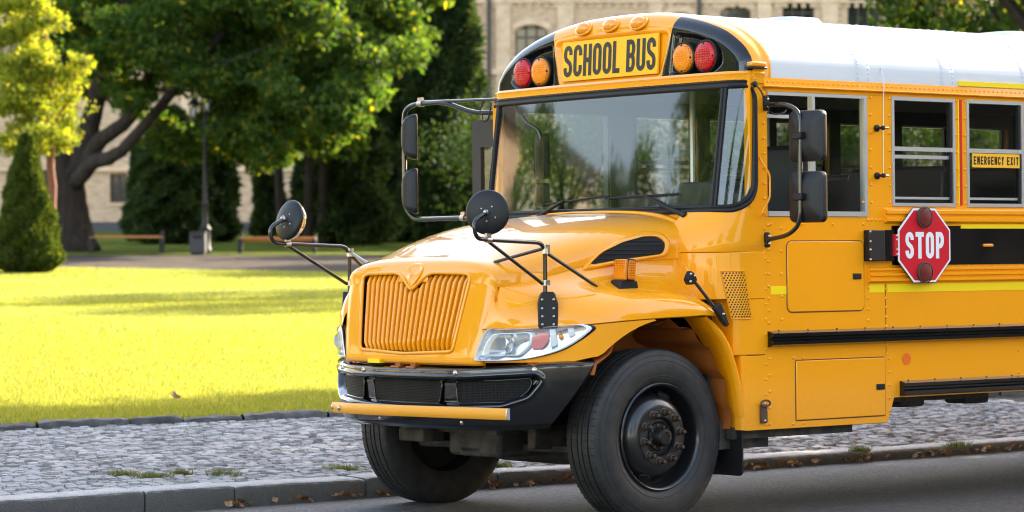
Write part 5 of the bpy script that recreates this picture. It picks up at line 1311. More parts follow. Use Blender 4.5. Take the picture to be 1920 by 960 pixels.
for P, y0 in pts:
    blades(P, .048 if y0 < 26 else .04 if y0 < 34 else .034, .0045 if y0 < 26 else .006 if y0 < 34 else .008 if y0 < 46 else .012, .8, 'grass', M_GRASS)
# path and the shaded strip of grass behind it
M_PATH = mat('gravel_path', (.2, .17, .15), .95, 0, 0, .05, .03); t = NT(M_PATH); co = t.coord(); t.col(t.ramp(t.noise(co, 1.3, 8, .75), [(.35, (.045, .040, .038)), (.5, (.075, .066, .060)), (.68, (.13, .09, .06))])); t.bump(t.noise(co, 14, 4), .6, .03)
G0 = onlvl(150, 478, LZ-.02); G1 = onlvl(1000, 478, LZ-.02)
rows = [[ff(t)+Vector((0, -.3, -.024)) for t in np.linspace(-4.2, 6.5, 9)], [Vector((x, G0.y, LZ-.024)) for x in np.linspace(-60, 75, 9)]]
struct(MB().grid(rows).build('path', M_PATH, None, 0))
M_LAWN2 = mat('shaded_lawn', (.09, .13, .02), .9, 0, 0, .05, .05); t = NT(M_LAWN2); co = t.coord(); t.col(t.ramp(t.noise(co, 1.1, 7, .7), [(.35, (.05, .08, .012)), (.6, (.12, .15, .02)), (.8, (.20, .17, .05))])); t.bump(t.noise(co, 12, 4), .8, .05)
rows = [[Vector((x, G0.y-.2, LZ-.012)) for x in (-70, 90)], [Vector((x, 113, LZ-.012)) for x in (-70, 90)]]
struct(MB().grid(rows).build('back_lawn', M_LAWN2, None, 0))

# ---- litter, weeds ------------------------------------------------------
M_DLEAF = leafmat('dry_leaves', (.07, .025, .010), (.17, .08, .035), (.30, .19, .10), .15)
def dleaf(mb, p, s, rnd):
    a = rnd.uniform(0, 2*pi); M = Matrix.Translation(p) @ Matrix.Rotation(a, 4, 'Z') @ Matrix.Rotation(rnd.uniform(-.9, .9), 4, 'X') @ Matrix.Rotation(rnd.uniform(-.7, .7), 4, 'Y')
    c = rnd.uniform(.2, .6); n = 5; vs = []
    for i in range(n):
        t_ = i/(n-1); w = s*.42*sin(pi*min(.97, t_*.9+.07))*rnd.uniform(.7, 1.2)
        z = c*s*(t_-.5)**2*2
        vs += [M @ Vector((s*(t_-.5), -w, z+w*.5)), M @ Vector((s*(t_-.5), 0, z)), M @ Vector((s*(t_-.5), w, z+w*.6))]
    mb.add(vs, [(3*i+j, 3*i+j+1, 3*i+j+4, 3*i+j+3) for i in range(n-1) for j in (0, 1)])
mb = MB(); rl = random.Random(3)
for (x0, x1, n) in ((-1.4, -.6, 10), (-.45, .3, 14), (.3, 1.3, 34), (1.3, 2.6, 44), (2.6, 3.4, 40), (3.4, 4.4, 26), (4.4, 5.4, 24), (5.4, 7, 40), (7, 10, 40)):
    for i in range(int(n*1.4)):
        x = rl.uniform(x0, x1); c = sin(x*9)+sin(x*23); 
        if c < -.4 and rl.random() < .7: continue
        s = rl.uniform(.03, .07); dleaf(mb, B(x, 1.555-abs(rl.gauss(0, .045)), .010+rl.uniform(0, .028)), s, rl)
mb.build('fallen_leaves', M_DLEAF, None, 180, 'stuff')
def lone(px, py, z, s, label, m=M_DLEAF, name='fallen_leaf'):
    mb = MB(); q = random.Random(px); dleaf(mb, Vector((0, 0, .02)), s, q); o = mb.build(name, m, None, 180)
    if z is None:
        d = CAMWORLD.to_3x3() @ Vector(((px-960)/FPX, (480-py)/FPX, -1)); c = CAMWORLD.translation; nrm = BI @ Vector((0, 0, 1)); o.location = c+d*((B(0, 0, 0)-c).dot(nrm)/d.dot(nrm))
    else: o.location = onlvl(px, py, z)
    tag(o, label, 'leaf'); return o
lone(325, 749, LZ+.03, .11, 'curled orange-brown leaf lying alone on the sunlit lawn')
lone(1524, 872, None, .075, 'dark dry leaf lying alone on the asphalt beside the kerb under the bus')
M_DRY = leafmat('dry_straw', (.25, .15, .06), (.45, .28, .11), (.6, .42, .2), .2)
P = []
for i in range(9000):
    x = rl.uniform(-5, 8); v = rl.uniform(.02, 6.8)
    if noise.noise(Vector((x*1.3, v*1.3, 0)))+rl.uniform(-.25, .25) < .08-(.22 if v < .5 and x < -1 else 0) and not v < .10: continue
    p, w = pavpt(x, v)
    if v < w: P.append((p.x, p.y, p.z-.004))
P = np.array(P); n = len(P)
a = rg.uniform(0, 2*pi, n); ll = rg.uniform(.02, .06, n)
vs = []; fs = []
for i in range(n):
    p = Vector(P[i]); d = Vector((cos(a[i]), sin(a[i]), .1))*ll[i]; w_ = Vector((-sin(a[i]), cos(a[i]), 0))*.003; vs += [p-w_, p+w_, p+d+Vector((0, 0, .006))]; fs.append((3*i, 3*i+1, 3*i+2))
mesh('dry_straw', vs, fs, M_DRY, None, 0, None, 'stuff')
M_WEED = leafmat('weed_leaves', (.05, .08, .02), (.10, .13, .035), (.20, .17, .07), .3)
weeds = [((230, 904), .10, 'dry green weed tuft on the kerb, leftmost'), ((285, 908), .13, 'spreading green weed tuft beside the first kerb joint'), ((340, 902), .07, 'tiny weed sprout between two tufts behind the kerb'), ((418, 902), .12, 'low weed tuft behind the second kerb joint from the left'), ((645, 886), .14, 'green weed tuft on the kerb left of the far front tyre'),
         ((938, 873), .08, 'small weed in the kerb joint behind the front axle'), ((1335, 846), .08, 'weed tuft hidden partly by the mud flap'), ((1612, 833), .08, 'small green tuft on the kerb under the rear of the lower hatch'), ((1795, 822), .11, 'green weed trailing over the kerb joint at the right')]
for (px, py), r_, lab in weeds:
    c = onlvl(px, py, .05); n = 260; P = np.stack([c.x+np.clip(rg.normal(0, r_*.5, n), -r_, r_), c.y+np.clip(rg.normal(0, r_*.3, n), -r_*.5, r_*.5), np.full(n, 0.)], -1)
    for i in range(n):
        q = BUS.inverted() @ Vector((P[i][0], P[i][1], .05)); P[i][2] = (B(q.x, min(q.y, 9), zk(q.x)-.0)).z if q.y < 1.8 else pavpt(q.x, q.y-1.8)[0].z-.005
    o = blades(P, .042, .006, 1.6, 'weed_tuft', M_WEED); del o['kind']; tag(o, lab, 'weed', 'weeds growing along the kerb')

# ================================================================ BUILDING
M_BRICK = mat('cream_brick', (.45, .37, .27), .85); t = NT(M_BRICK); co = t.coord(rot=(pi/2, 0, 0)); br = t.n('TexBrick'); t.l(co, br.inputs['Vector'])
br.inputs['Scale'].default_value = 1.; br.inputs['Brick Width'].default_value = .26; br.inputs['Row Height'].default_value = .085; br.inputs['Mortar Size'].default_value = .010; br.inputs['Bias'].default_value = 0
br.inputs['Color1'].default_value = (.72, .48, .30, 1); br.inputs['Color2'].default_value = (.52, .34, .20, 1); br.inputs['Mortar'].default_value = (.42, .34, .26, 1)
n1 = t.noise(t.coord(), .6, 6, .65); n2 = t.noise(t.coord(scale=(1, 1, 3)), 3.2, 4)
c = t.mix(t.ramp(n1, [(.42, (0,)*3), (.7, (.6,)*3)]), br.outputs['Color'], (.50, .36, .24)); t.col(t.mix(t.ramp(n2, [(.56, (0,)*3), (.68, (.85,)*3)]), c, (.26, .20, .18)))
M_TRIM = mat('stone_trim', (.52, .45, .36), .8); t = NT(M_TRIM); t.col(t.ramp(t.noise(t.coord(), 2.5, 5), [(.3, (.76, .56, .38)), (.7, (.54, .37, .24))]))
M_PLINTH = mat('dark_plinth', (.07, .07, .075), .85); M_PIPE = mat('dark_downpipe', (.05, .045, .045), .5, .3); M_WFR = mat('brown_window_frame', (.06, .035, .025), .5)
M_DGL = mat('dark_window_glass', (.02, .024, .03), .06, 0, 0, .0, .8)
YB = 112.
fac = thing('brick_building', 'long cream brick building with arched windows behind the trees', 'building', (0, YB, 0))
def fx(px): return (px-960)/FPX*YB
def fz(py): return CZ-(py-HOR)/FPX*YB
# wall assembled as strips round the openings: (px0, px1, py_top, py_bottom, arch rise px)
WINS = [(966, 1027, 47, 108, 12), (1350, 1407, 12, 66, 10), (1466, 1526, 2, 60, 14), (1588, 1649, -40, 56, 0), (1716, 1762, -40, 58, 0), (1250, 1300, 24, 90, 10), (1840, 1900, -40, 60, 0), (2010, 2070, 5, 60, 12), (703, 757, 55, 110, 12), (700, 756, 225, 300, 10), (560, 615, 55, 110, 12), (420, 475, 55, 110, 12),
        (206, 238, 326, 380, 0), (60, 92, 326, 380, 0), (-120, -85, 326, 380, 0), (280, 335, 55, 110, 12), (140, 195, 55, 110, 12), (0, 55, 55, 110, 12), (966, 1027, 225, 300, 10), (1350, 1407, 225, 300, 10), (1588, 1649, 225, 300, 10), (560, 615, 225, 300, 10), (1830, 1890, 225, 300, 10)]
OP = []
for (a, b, c, d, r_) in WINS: OP.append((fx(a), fx(b), fz(d), fz(c), r_/47.3))
zt = 21.; X0, X1 = fx(-900), fx(2900); ZB = LZ-.1
cuts = sorted(set([X0, X1]+[o[0] for o in OP]+[o[1] for o in OP]))
wall = MB()
for a, b in zip(cuts[:-1], cuts[1:]):
    m_ = (a+b)/2; col = sorted([(o[2], o[3]) for o in OP if o[0] < m_ < o[1]]); z = ZB
    for (za, zb) in col:
        wall.box(a, b, 0, .55, z, za); z = zb
    wall.box(a, b, 0, .55, z, zt)
wl = wall.build('wall', M_BRICK, fac, 0)
for (x0, x1, z0, z1, r_) in OP:
    w = link(bpy.data.objects.new('window', None)); w.parent = fac
    if r_:                                            # segmental arch: spandrels fill the corners
        mb = MB(); n = 10; xm = (x0+x1)/2; hw = (x1-x0)/2
        pr = [(x0, z1)]+[(lerp(x0, x1, k/n), z1-r_*(((lerp(x0, x1, k/n)-xm)/hw)**2)) for k in range(n+1)]+[(x1, z1)]
        for k in range(n):
            xa, xb = lerp(x0, x1, k/n), lerp(x0, x1, (k+1)/n); za, zb = z1-r_*((xa-xm)/hw)**2, z1-r_*((xb-xm)/hw)**2
            mb.add([(xa, .002, za), (xb, .002, zb), (xb, .002, z1), (xa, .002, z1), (xa, .5, za), (xb, .5, zb), (xb, .5, z1), (xa, .5, z1)], [(0, 1, 2, 3), (0, 4, 5, 1)])
        mb.build('arch_spandrel', M_BRICK, w, 0)
        MB().add([(lerp(x0-.12, x1+.12, k/n), -.04, z1-r_*(((lerp(x0, x1, k/n)-xm)/hw)**2)+q) for q in (.02, .26) for k in range(n+1)]+[(lerp(x0-.12, x1+.12, k/n), .0, z1-r_*(((lerp(x0, x1, k/n)-xm)/hw)**2)+.02) for k in range(n+1)], [(k, k+1, n+2+k, n+1+k) for k in range(n)]+[(2*n+2+k, 2*n+3+k, k+1, k) for k in range(n)]).build('arch_stones', M_TRIM, w, 0)
    MB().add([(x0, .32, z0), (x1, .32, z0), (x1, .32, z1), (x0, .32, z1)], [(0, 1, 2, 3)]).build('pane', M_DGL, w, 0)
    f = MB(); nx = 3 if z1-z0 > 1.5 or x1-x0 > 1 else 2
    for k in range(nx+1): x = lerp(x0+.03, x1-.03, k/nx); f.box(x-.04, x+.04, .24, .315, z0, z1)
    for zz in [z0+.04, lerp(z0, z1, .62), z1-.04-r_*.3]: f.box(x0, x1, .25, .31, zz-.035, zz+.035)
    f.build('frame', M_WFR, w, 0); MB().box(x0-.1, x1+.1, -.08, .2, z0-.12, z0).build('sill', M_TRIM, w, 0)
MB().box(X0, X1, -.12, -.005, ZB, fz(416)).build('plinth', M_PLINTH, fac, 0)
for px in (917, 1310, 770, -60, 2050):
    MB().tube([(fx(px), -.16, .2), (fx(px), -.16, zt)], .085, 8).build('downpipe', M_PIPE, fac)
for (a, b) in ((930, 957), (1045, 1075), (1215, 1240), (1420, 1445), (1540, 1570), (1665, 1700), (820, 850), (1930, 1960), (620, 650), (490, 515), (340, 365)):
    MB().box(fx(a), fx(b), -.09, .0, fz(415), zt).build('pilaster', M_TRIM, fac, 0)
for (py, h) in ((-200, .3), (-14, .22), (4, .10), (135, .22), (318, .15)):
    MB().box(X0, X1, -.13, -.0, fz(py)-h/2, fz(py)+h/2).build('string_course', M_TRIM, fac, 0)
d = MB()
for i in range(230): x = X0+.35*i; d.box(x, x+.17, -.05, -.0, fz(11)-.08, fz(11)+.08)
d.build('dentils', M_TRIM, fac, 0, 'stuff'); MB().box(X0, X1, .3, 14, zt, zt+.4).build('roof', M_PLINTH, fac, 0)
MB().box(fx(90), fx(100), -.5, -.05, ZB, 5).build('drain_box', M_PIPE, fac, 0) if False else None

# ================================================================ TREES
M_BARK = mat('dark_bark', (.06, .042, .03), .9); t = NT(M_BARK); co = t.coord(scale=(1, 1, .25)); n1 = t.noise(co, 9, 6, .7); t.col(t.ramp(n1, [(.35, (.014, .010, .008)), (.6, (.042, .028, .020)), (.8, (.08, .055, .036))])); t.bump(n1, 1., .12)
M_BARKR = mat('red_bark', (.18, .07, .035), .9)
LV = {'maple': leafmat('maple_leaves', (.028, .070, .013), (.048, .105, .018), (.10, .155, .025), .58, .75, (.08, (.36, .32, .02))),
      'gold': leafmat('golden_leaves', (.09, .15, .014), (.19, .24, .02), (.38, .36, .045), .5, .75),
      'thuja': leafmat('thuja_sprays', (.022, .046, .016), (.040, .075, .022), (.07, .10, .03), .25, .8),
      'cone': leafmat('cone_sprays', (.025, .048, .010), (.05, .080, .014), (.13, .15, .022), .28, .8),
      'park': leafmat('park_leaves', (.016, .038, .009), (.028, .06, .012), (.05, .085, .015), .32, .75),
      'mixed': leafmat('turning_leaves', (.045, .09, .015), (.07, .12, .02), (.13, .16, .025), .4, .5, (.14, (.42, .22, .02)))}
def leaves(name, blobs, dens, size, m, parent, asp=1., droop=0., shell=.5, seed=1, clump=.0):
    """small leaf faces spread through ellipsoid clumps (cx, cy, cz, rx, ry, rz)"""
    g = np.random.default_rng(seed); C = []; 
    for (cx, cy, cz, rx, ry, rz) in blobs:
        n = int(dens*(rx*ry*rz)**(2/3)*(1 if True else 1)); d = g.normal(size=(n, 3)); d /= np.linalg.norm(d, axis=1)[:, None]
        r = g.uniform(0, 1, n)**shell; r *= 1+.16*np.sin(d[:, 0]*5+cx)*np.cos(d[:, 2]*6+cz)+g.normal(0, .05, n)
        C.append(np.stack([cx+d[:, 0]*r*rx, cy+d[:, 1]*r*ry, cz+d[:, 2]*r*rz], -1))
    C = np.concatenate(C); 
    if clump:                                         # thin out so that gaps and tufts appear
        q = np.array([noise.noise(Vector(c)*clump) for c in C]); C = C[q+g.uniform(-.12, .25, len(C)) > -.02]
    n = len(C); a = g.normal(size=(n, 3)); a[:, 2] -= droop; a /= np.linalg.norm(a, axis=1)[:, None]
    b = np.cross(a, g.normal(size=(n, 3))); b /= np.linalg.norm(b, axis=1)[:, None]; s = size*g.uniform(.6, 1.3, n)[:, None]
    a = a*s*asp; b = b*s*.5
    v = np.stack([C-a*.5, C+b*.55-a*.05, C+a*.5, C-b*.55+a*.02], 1); c = np.cross(a, b); v[:, 2] += c*.25/size
    me = bpy.data.meshes.new(name); me.vertices.add(4*n); me.vertices.foreach_set('co', v.ravel()); me.loops.add(4*n); me.loops.foreach_set('vertex_index', np.arange(4*n))
    me.polygons.add(n); me.polygons.foreach_set('loop_start', np.arange(0, 4*n, 4)); me.polygons.foreach_set('loop_total', np.full(n, 4)); me.update(); me.materials.append(m)
    o = link(bpy.data.objects.new(name, me)); o.parent = parent; return o
def limb(path, r0, r1, seed=0, n=9):
    P = catmull(path, 4); k = len(P); P = [Vector(p)+Vector((noise.noise(Vector((i*.7, seed, 1)))*.08, noise.noise(Vector((i*.7, seed, 5)))*.08, 0)) for i, p in enumerate(P)]
    return P, [lerp(r0, r1, i/(k-1)) for i in range(k)], n
def L(px, py, Y, dy=0): p = W(px, py, Y+dy); return (p.x, p.y, p.z)
# -- large maple
Y = 80.; mp = thing('maple_tree', 'huge broad maple with thick forked trunk and wide green crown over the lawn', 'tree', (L(125, 470, Y)[0], Y, LZ-.05)); ox = Vector(mp.location)
def rel(p): return tuple(Vector(p)-ox)
tr = MB()
for pth, r0, r1, sd_ in (([L(128, 478, Y), L(124, 440, Y), L(120, 380, Y), L(116, 320, Y)], .84, .56, 1), ([L(118, 340, Y), L(112, 270, Y), L(108, 190, Y), L(120, 90, Y), L(110, -40, Y)], .40, .18, 2),
                     ([L(128, 350, Y), L(148, 300, Y), L(165, 250, Y), L(182, 180, Y), L(205, 100, Y), L(240, -30, Y)], .40, .16, 3),
                     ([L(150, 320, Y), L(190, 262, Y, -.5), L(240, 225, Y, -1), L(272, 160, Y, -1), L(300, 90, Y, -2), L(350, -20, Y)], .26, .10, 4),
                     ([L(140, 345, Y, -.3), L(175, 305, Y, -1), L(215, 292, Y, -1.6), L(262, 245, Y, -2), L(330, 165, Y, -2), L(410, 70, Y, -2), L(480, 10, Y)], .24, .08, 5),
                     ([L(300, 200, Y, -2), L(360, 130, Y, -2.5), L(450, 110, Y, -3), L(560, 60, Y, -3)], .12, .04, 6)):
    P, rs, n = limb(pth, r0, r1, sd_); tr.tube([rel(p) for p in P], rs, 10)
for k in range(7):
    a = k*.9; b = Vector(rel(L(122, 470, Y))); tr.tube([b+Vector((0, 0, 1.1)), b+Vector((cos(a)*.5, sin(a)*.5, .35)), b+Vector((cos(a)*1.0, sin(a)*1.0, 0))], [.35, .3, .08], 7)
tr.build('trunk', M_BARK, mp, 180)
bl = []; rb = random.Random(4)
for (px, py, rx, ry, k) in ((180, 30, 70, 60, 6), (260, 60, 80, 70, 7), (150, 110, 45, 45, 4), (360, 40, 90, 70, 8), (350, 140, 70, 50, 7), (450, 90, 90, 80, 8), (470, 200, 80, 60, 8), (560, 60, 90, 80, 8), (560, 170, 80, 70, 8), (590, 240, 60, 45, 6), (660, 60, 70, 60, 7),
                         (680, 150, 60, 50, 6), (500, 270, 60, 40, 5), (420, 250, 60, 40, 5), (255, 175, 40, 35, 3), (730, 90, 45, 40, 4), (300, 100, 60, 50, 5), (640, 200, 45, 35, 4), (750, 20, 40, 30, 3), (200, 90, 45, 40, 3), (110, 30, 50, 50, 3), (330, 250, 40, 25, 2), (520, -60, 250, 60, 14), (250, -60, 200, 60, 10), (820, 10, 30, 18, 1), (400, -200, 330, 90, 16), (350, -380, 300, 100, 14), (380, -560, 220, 90, 9), (350, -760, 260, 100, 9), (420, -960, 200, 90, 6)):
    for i in range(int(k*1.7)):
        q = L(px+rb.uniform(-1, 1)*rx*.8, py+rb.uniform(-1, 1)*ry*.8, Y, rb.uniform(-4, 4)); r_ = rb.uniform(.45, .95); bl.append((*rel(q), r_*1.25, r_*1.25, r_*.75))
leaves('crown', bl, 1500, .20, LV['maple'], mp, 1.1, .3, .55, 3, .9)
# -- golden tree at the left edge
Y = 68.; gt = thing('golden_tree', 'sunlit yellow-green tree at the left edge, above the clipped cone', 'tree', (L(95, 500, Y)[0], Y, LZ-.05)); ox = Vector(gt.location)
tr = MB()
for pth, r0, r1 in (([L(98, 496, Y), L(97, 380, Y), L(95, 250, Y), L(88, 100, Y), L(60, -60, Y)], .13, .05), ([L(97, 300, Y), L(60, 230, Y), L(10, 160, Y)], .05, .02), ([L(95, 250, Y), L(120, 200, Y), L(150, 170, Y)], .04, .02)):
    P, rs, n = limb(pth, r0, r1, 8); tr.tube([rel(p) for p in P], rs, 8)
tr.build('trunk', M_BARKR, gt, 180); bl = []
for (px, py, rx, ry, k) in ((20, 40, 50, 50, 9), (70, 60, 40, 40, 7), (30, 130, 60, 40, 9), (100, 110, 50, 30, 7), (60, 190, 60, 35, 9), (120, 180, 40, 25, 5), (20, 250, 50, 30, 6), (100, 240, 30, 22, 6), (135, 130, 30, 40, 5), (60, 255, 60, 30, 8), (30, 150, 60, 60, 9), (-60, 120, 60, 110, 12), (60, 0, 60, 40, 6), (70, 275, 40, 18, 3), (20, -60, 80, 40, 8)):
    for i in range(k): q = L(px+rb.uniform(-1, 1)*rx*.75, py+rb.uniform(-1, 1)*ry*.8, Y, rb.uniform(-1.5, 1.5)); r_ = rb.uniform(.25, .5); bl.append((*rel(q), r_*1.3, r_*1.2, r_*.7))
leaves('crown', bl, 3800, .11, LV['gold'], gt, 1.2, -.3, .7, 5, 1.4)
# -- clipped cone
def cone_tree(px, pyb, pyt, wpx, Y, m, label, name='clipped_cone', dens=26000, size=.07, seed=2, powr=1.0, group=None, dr=0, jit=.10):
    base = W(px, pyb, Y); top = W(px, pyt, Y); H = top.z-base.z; Rr = wpx/2/FPX*Y; e = thing(name, label, 'tree', (base.x, Y, LZ-.03), 0, group)
    g = np.random.default_rng(seed); n = dens; z = 1-np.sqrt(1-g.uniform(0, 1, n)*.995) if powr == 1 else g.uniform(0, 1, n)
    prof = np.minimum(1, np.sqrt(np.maximum(z, 0)/.10+.25))*(1-z)**powr
    a = g.uniform(0, 2*pi, n); r = Rr*prof*(1-.35*g.uniform(0, 1, n)**3)*(1+jit*np.sin(a*3+z*14+seed)+jit*.7*np.sin(a*7-z*31)+g.normal(0, .03, n))
    C = np.stack([r*np.cos(a), r*np.sin(a), z*H+.05], -1)
    d = np.stack([np.cos(a), np.sin(a), np.full(n, .9-dr)], -1)+g.normal(0, .45, (n, 3)); d /= np.linalg.norm(d, axis=1)[:, None]; b = np.cross(d, g.normal(size=(n, 3))); b /= np.linalg.norm(b, axis=1)[:, None]
    s = size*g.uniform(.6, 1.4, n)[:, None]; v = np.stack([C-d*s*.3, C+b*s*.35, C+d*s, C-b*s*.35], 1)
    me = bpy.data.meshes.new('crown'); me.vertices.add(4*n); me.vertices.foreach_set('co', v.ravel()); me.loops.add(4*n); me.loops.foreach_set('vertex_index', np.arange(4*n)); me.polygons.add(n); me.polygons.foreach_set('loop_start', np.arange(0, 4*n, 4)); me.polygons.foreach_set('loop_total', np.full(n, 4)); me.update(); me.materials.append(m)
    o = link(bpy.data.objects.new('crown', me)); o.parent = e; MB().tube([(0, 0, 0), (0, 0, H*.9)], [max(.05, Rr*.14), .02], 7).build('trunk', M_BARK, e, 180)
    # dark inner mass of twigs so that the crown is not see-through
    rows = [[(Rr*.72*k_*cos(q), Rr*.72*k_*sin(q), z_*H) for q in [2*pi*i/14 for i in range(15)]] for z_, k_ in [(z_, min(1, sqrt(z_/.1+.25))*(1-z_)**powr*(1+.08*sin(z_*40))) for z_ in np.linspace(.02, .97, 16)]]
    MB().grid(rows).build('inner_twigs', LV['thuja'], e, 180); return e
cone_tree(50, 510, 236, 136, 60.5, LV['cone'], 'small clipped dark green cone on the lawn at the left edge', dens=42000, size=.11, jit=.12)
# -- dark evergreens behind the path
G = 'dark evergreens behind the path'
ev = [((322, 448, 195, 150), 90, .55, 'drooping dark evergreen behind the left bench, right of the big trunk'), ((400, 446, 150, 88), 93, .6, 'dark evergreen just right of the lamp post'), ((262, 446, 260, 36), 94, .6, 'slim dark evergreen touching the big maple'), ((505, 446, 210, 50), 96, .5, 'thin dark evergreen behind the right bench'), ((585, 446, 180, 66), 91, .5, 'dark evergreen between the right bench and the tall columns'),
      ((655, 446, 130, 150), 88, .45, 'wide dark evergreen behind the far mirror disc'), ((735, 446, 60, 150), 92, .4, 'tall dark evergreen left of the tallest column'), ((832, 446, -330, 130), 86, .28, 'tallest columnar evergreen beside the bus door'), ((905, 446, 260, 100), 84, .5, 'low dark evergreen right behind the bus door')]
for k, ((px, pb, pt, w), Y, pw, lab) in enumerate(ev): cone_tree(px, pb, pt, w, Y, LV['thuja'], lab, 'evergreen_tree', 26000 if w > 100 else 14000, .20, 20+k, pw, G, .9, .22)
# -- bare-ish trunks in the gap
for k, (px, lean, lab) in enumerate(((530, -14, 'leaning bare trunk left of the pair behind the right bench'), (578, 4, 'straight bare trunk behind the right bench'), (602, 8, 'thinnest bare trunk, right of the straight one'))):
    Y = 87.; p0 = W(px, 474, Y); e = thing('bare_tree', lab, 'tree', (p0.x, Y, LZ-.05), 0, 'bare trunks behind the right bench'); P, rs, n = limb([(0, 0, 0), (lean/FPX*Y*.3, 0, 1.6), (lean/FPX*Y, 0, 3.6), (lean/FPX*Y*1.6, .3, 5.5)], .17, .07, k); MB().tube(P, rs, 8).build('trunk', M_BARK, e, 180)
    leaves('crown', [(lean/FPX*Y*1.4+rb.uniform(-.8, .8), rb.uniform(-.6, .6), rb.uniform(3., 5.6), .7, .7, .5) for i in range(7)], 420, .15, LV['thuja'], e, 1.2, .4, .6, 40+k)
# -- trees seen behind and through the bus, and the one at the upper right that shades it
def broad(name, loc, H, cr, zc, nb, m, label, seed, group=None, dens=520, size=.12, blr=(.7, 1.2), flat=.8):
    e = thing(name, label, 'tree', loc, 0, group); q = random.Random(seed); tr = MB(); P, rs, n = limb([(0, 0, 0), (.1, .05, zc*.5), (-.1, 0, zc), (.1, .1, H*.9)], .26*H/9, .05, seed); tr.tube(P, rs, 9); bl = []
    for i in range(nb):
        a = q.uniform(0, 2*pi); r = cr*sqrt(q.random()); z = q.uniform(-1, 1)*(H-zc)*.5*sqrt(max(.05, 1-(r/cr)**2)); c = (r*cos(a), r*sin(a), (H+zc)/2+z); rr_ = q.uniform(*blr); bl.append((*c, rr_*1.2, rr_*1.2, rr_*flat))
        if i % 4 == 0: tr.tube([(0, 0, zc*.7+z*.2), (c[0]*.5, c[1]*.5, lerp(zc*.8, c[2], .6)), c], [.09*H/9, .06*H/9, .02], 6)
    tr.build('trunk', M_BARK, e, 180); leaves('crown', bl, dens, size, m, e, 1.1, .3, .6, seed, .8); return e
shade = broad('street_tree', (12.4, 60., 0), 11.4, 5.2, 5.2, 80, LV['mixed'], 'leafy tree with a few orange leaves behind the bus roof at the upper right', 61, None, 520, .16)
for k, (px, Y, H, cr, lab) in enumerate(((1060, 70, 4.6, 2.2, 'rounded green tree seen through the left half of the windshield'), (1260, 66, 4.8, 2.4, 'green tree seen through the right half of the windshield'), (1480, 72, 5.0, 2.6, "green tree seen through the driver's window"), (1700, 64, 4.8, 2.3, 'green tree seen through the first passenger window'), (1870, 70, 5.0, 2.4, 'green tree seen through the emergency exit window'), (960, 78, 4.2, 1.8, 'green bush tree just left of the windshield'))):
    p = W(px, 400, Y); broad('park_tree', (p.x, Y, 0), H, cr, 1.3, 30, LV['park'], lab, 70+k, 'green trees beyond the bus', 420, .12)
# -- trees and house fronts that stand outside the frame, seen in the glass and paint
GA = 'avenue trees outside the frame'
proto = broad('avenue_tree', (11.5, 32.8, -.2), 12.5, 4.3, 3.4, 90, LV['maple'], 'avenue tree behind the bus that shades the front of the pavement', 91, GA, 520, .24, (.8, 1.3))
for (x, y, s_, lab) in ((19.6, 30, 1.05, 'avenue tree behind the bus whose shade lies over its front'), (33, 40, 1.1, 'avenue tree far behind the bus whose shade lies over the road'), (15.5, 80, 1.1, 'tall tree beyond the path behind the bus roof'), (-24, 26, .62, 'avenue tree left of the frame, mirrored in the middle of the windshield'), (-32, 36, .7, 'farther avenue tree left of the frame, mirrored in the windshield'), (-20, 15, .8, 'avenue tree across the road, mirrored in the bumper'), (-33, 22, .78, 'tallest avenue tree across the road, mirrored in the windshield'),
                   (24, 6, .9, 'avenue tree right of the frame, mirrored in the bus side'), (31, 13, 1.0, 'avenue tree farther right, mirrored in the bus side'), (15, -7, .9, 'avenue tree behind the viewpoint, mirrored in the bus side'), (3, -12, .9, 'avenue tree straight behind the viewpoint, mirrored in the corner glass'), (-11, -9, .85, 'avenue tree left behind the viewpoint, mirrored in the fender')):
    c = copy_tree(proto); c.location = (x, y, -.2); c.scale = (s_,)*3; c.rotation_euler = (0, 0, x*1.7); c['label'] = lab
# house front across the road, mirrored in the bus side
oh = thing('beige_house', 'pale beige house far left of the frame, mirrored in the windshield', 'building', (-62, 34, -.3), radians(75)); MB().box(-14, 14, -8, 0, 0, 13).build('wall', M_TRIM, oh, 0); MB().box(-14.5, 14.5, -8.5, .5, 13, 13.6).build('roof', M_PLINTH, oh, 0); MB().box(20, 27, -8, 0, 0, 19).build('tower', M_TRIM, oh, 0)
for i in range(6):
    for z in (2, 6, 10): x = -12+i*4.3; w = MB().box(x, x+1.5, .01, .06, z, z+2.3).build('window', M_WFR, oh, 0); MB().add([(x+.1, .07, z+.1), (x+1.4, .07, z+.1), (x+1.4, .07, z+2.2), (x+.1, .07, z+2.2)], [(0, 1, 2, 3)]).build('pane', M_DGL, w, 0)
ob = thing('opposite_house', 'brown brick house across the road, mirrored in the bus side', 'building', (44, 6, -.3), radians(-78)); M_OB = mat('brown_brick', (.20, .13, .09), .85); MB().box(-30, 30, 0, 8, 0, 11).build('wall', M_OB, ob, 0)
for i in range(14):
    for z in (1.6, 5.2):
        x = -28+i*4.2; w = MB().box(x, x+1.5, -.06, -.01, z, z+2.2).build('window', M_WFR, ob, 0); MB().add([(x+.1, -.07, z+.1), (x+1.4, -.07, z+.1), (x+1.4, -.07, z+2.1), (x+.1, -.07, z+2.1)], [(0, 1, 2, 3)]).build('pane', M_DGL, w, 0)
MB().box(-30.4, 30.4, -.5, 8.4, 11, 11.5).build('roof', M_PLINTH, ob, 0)

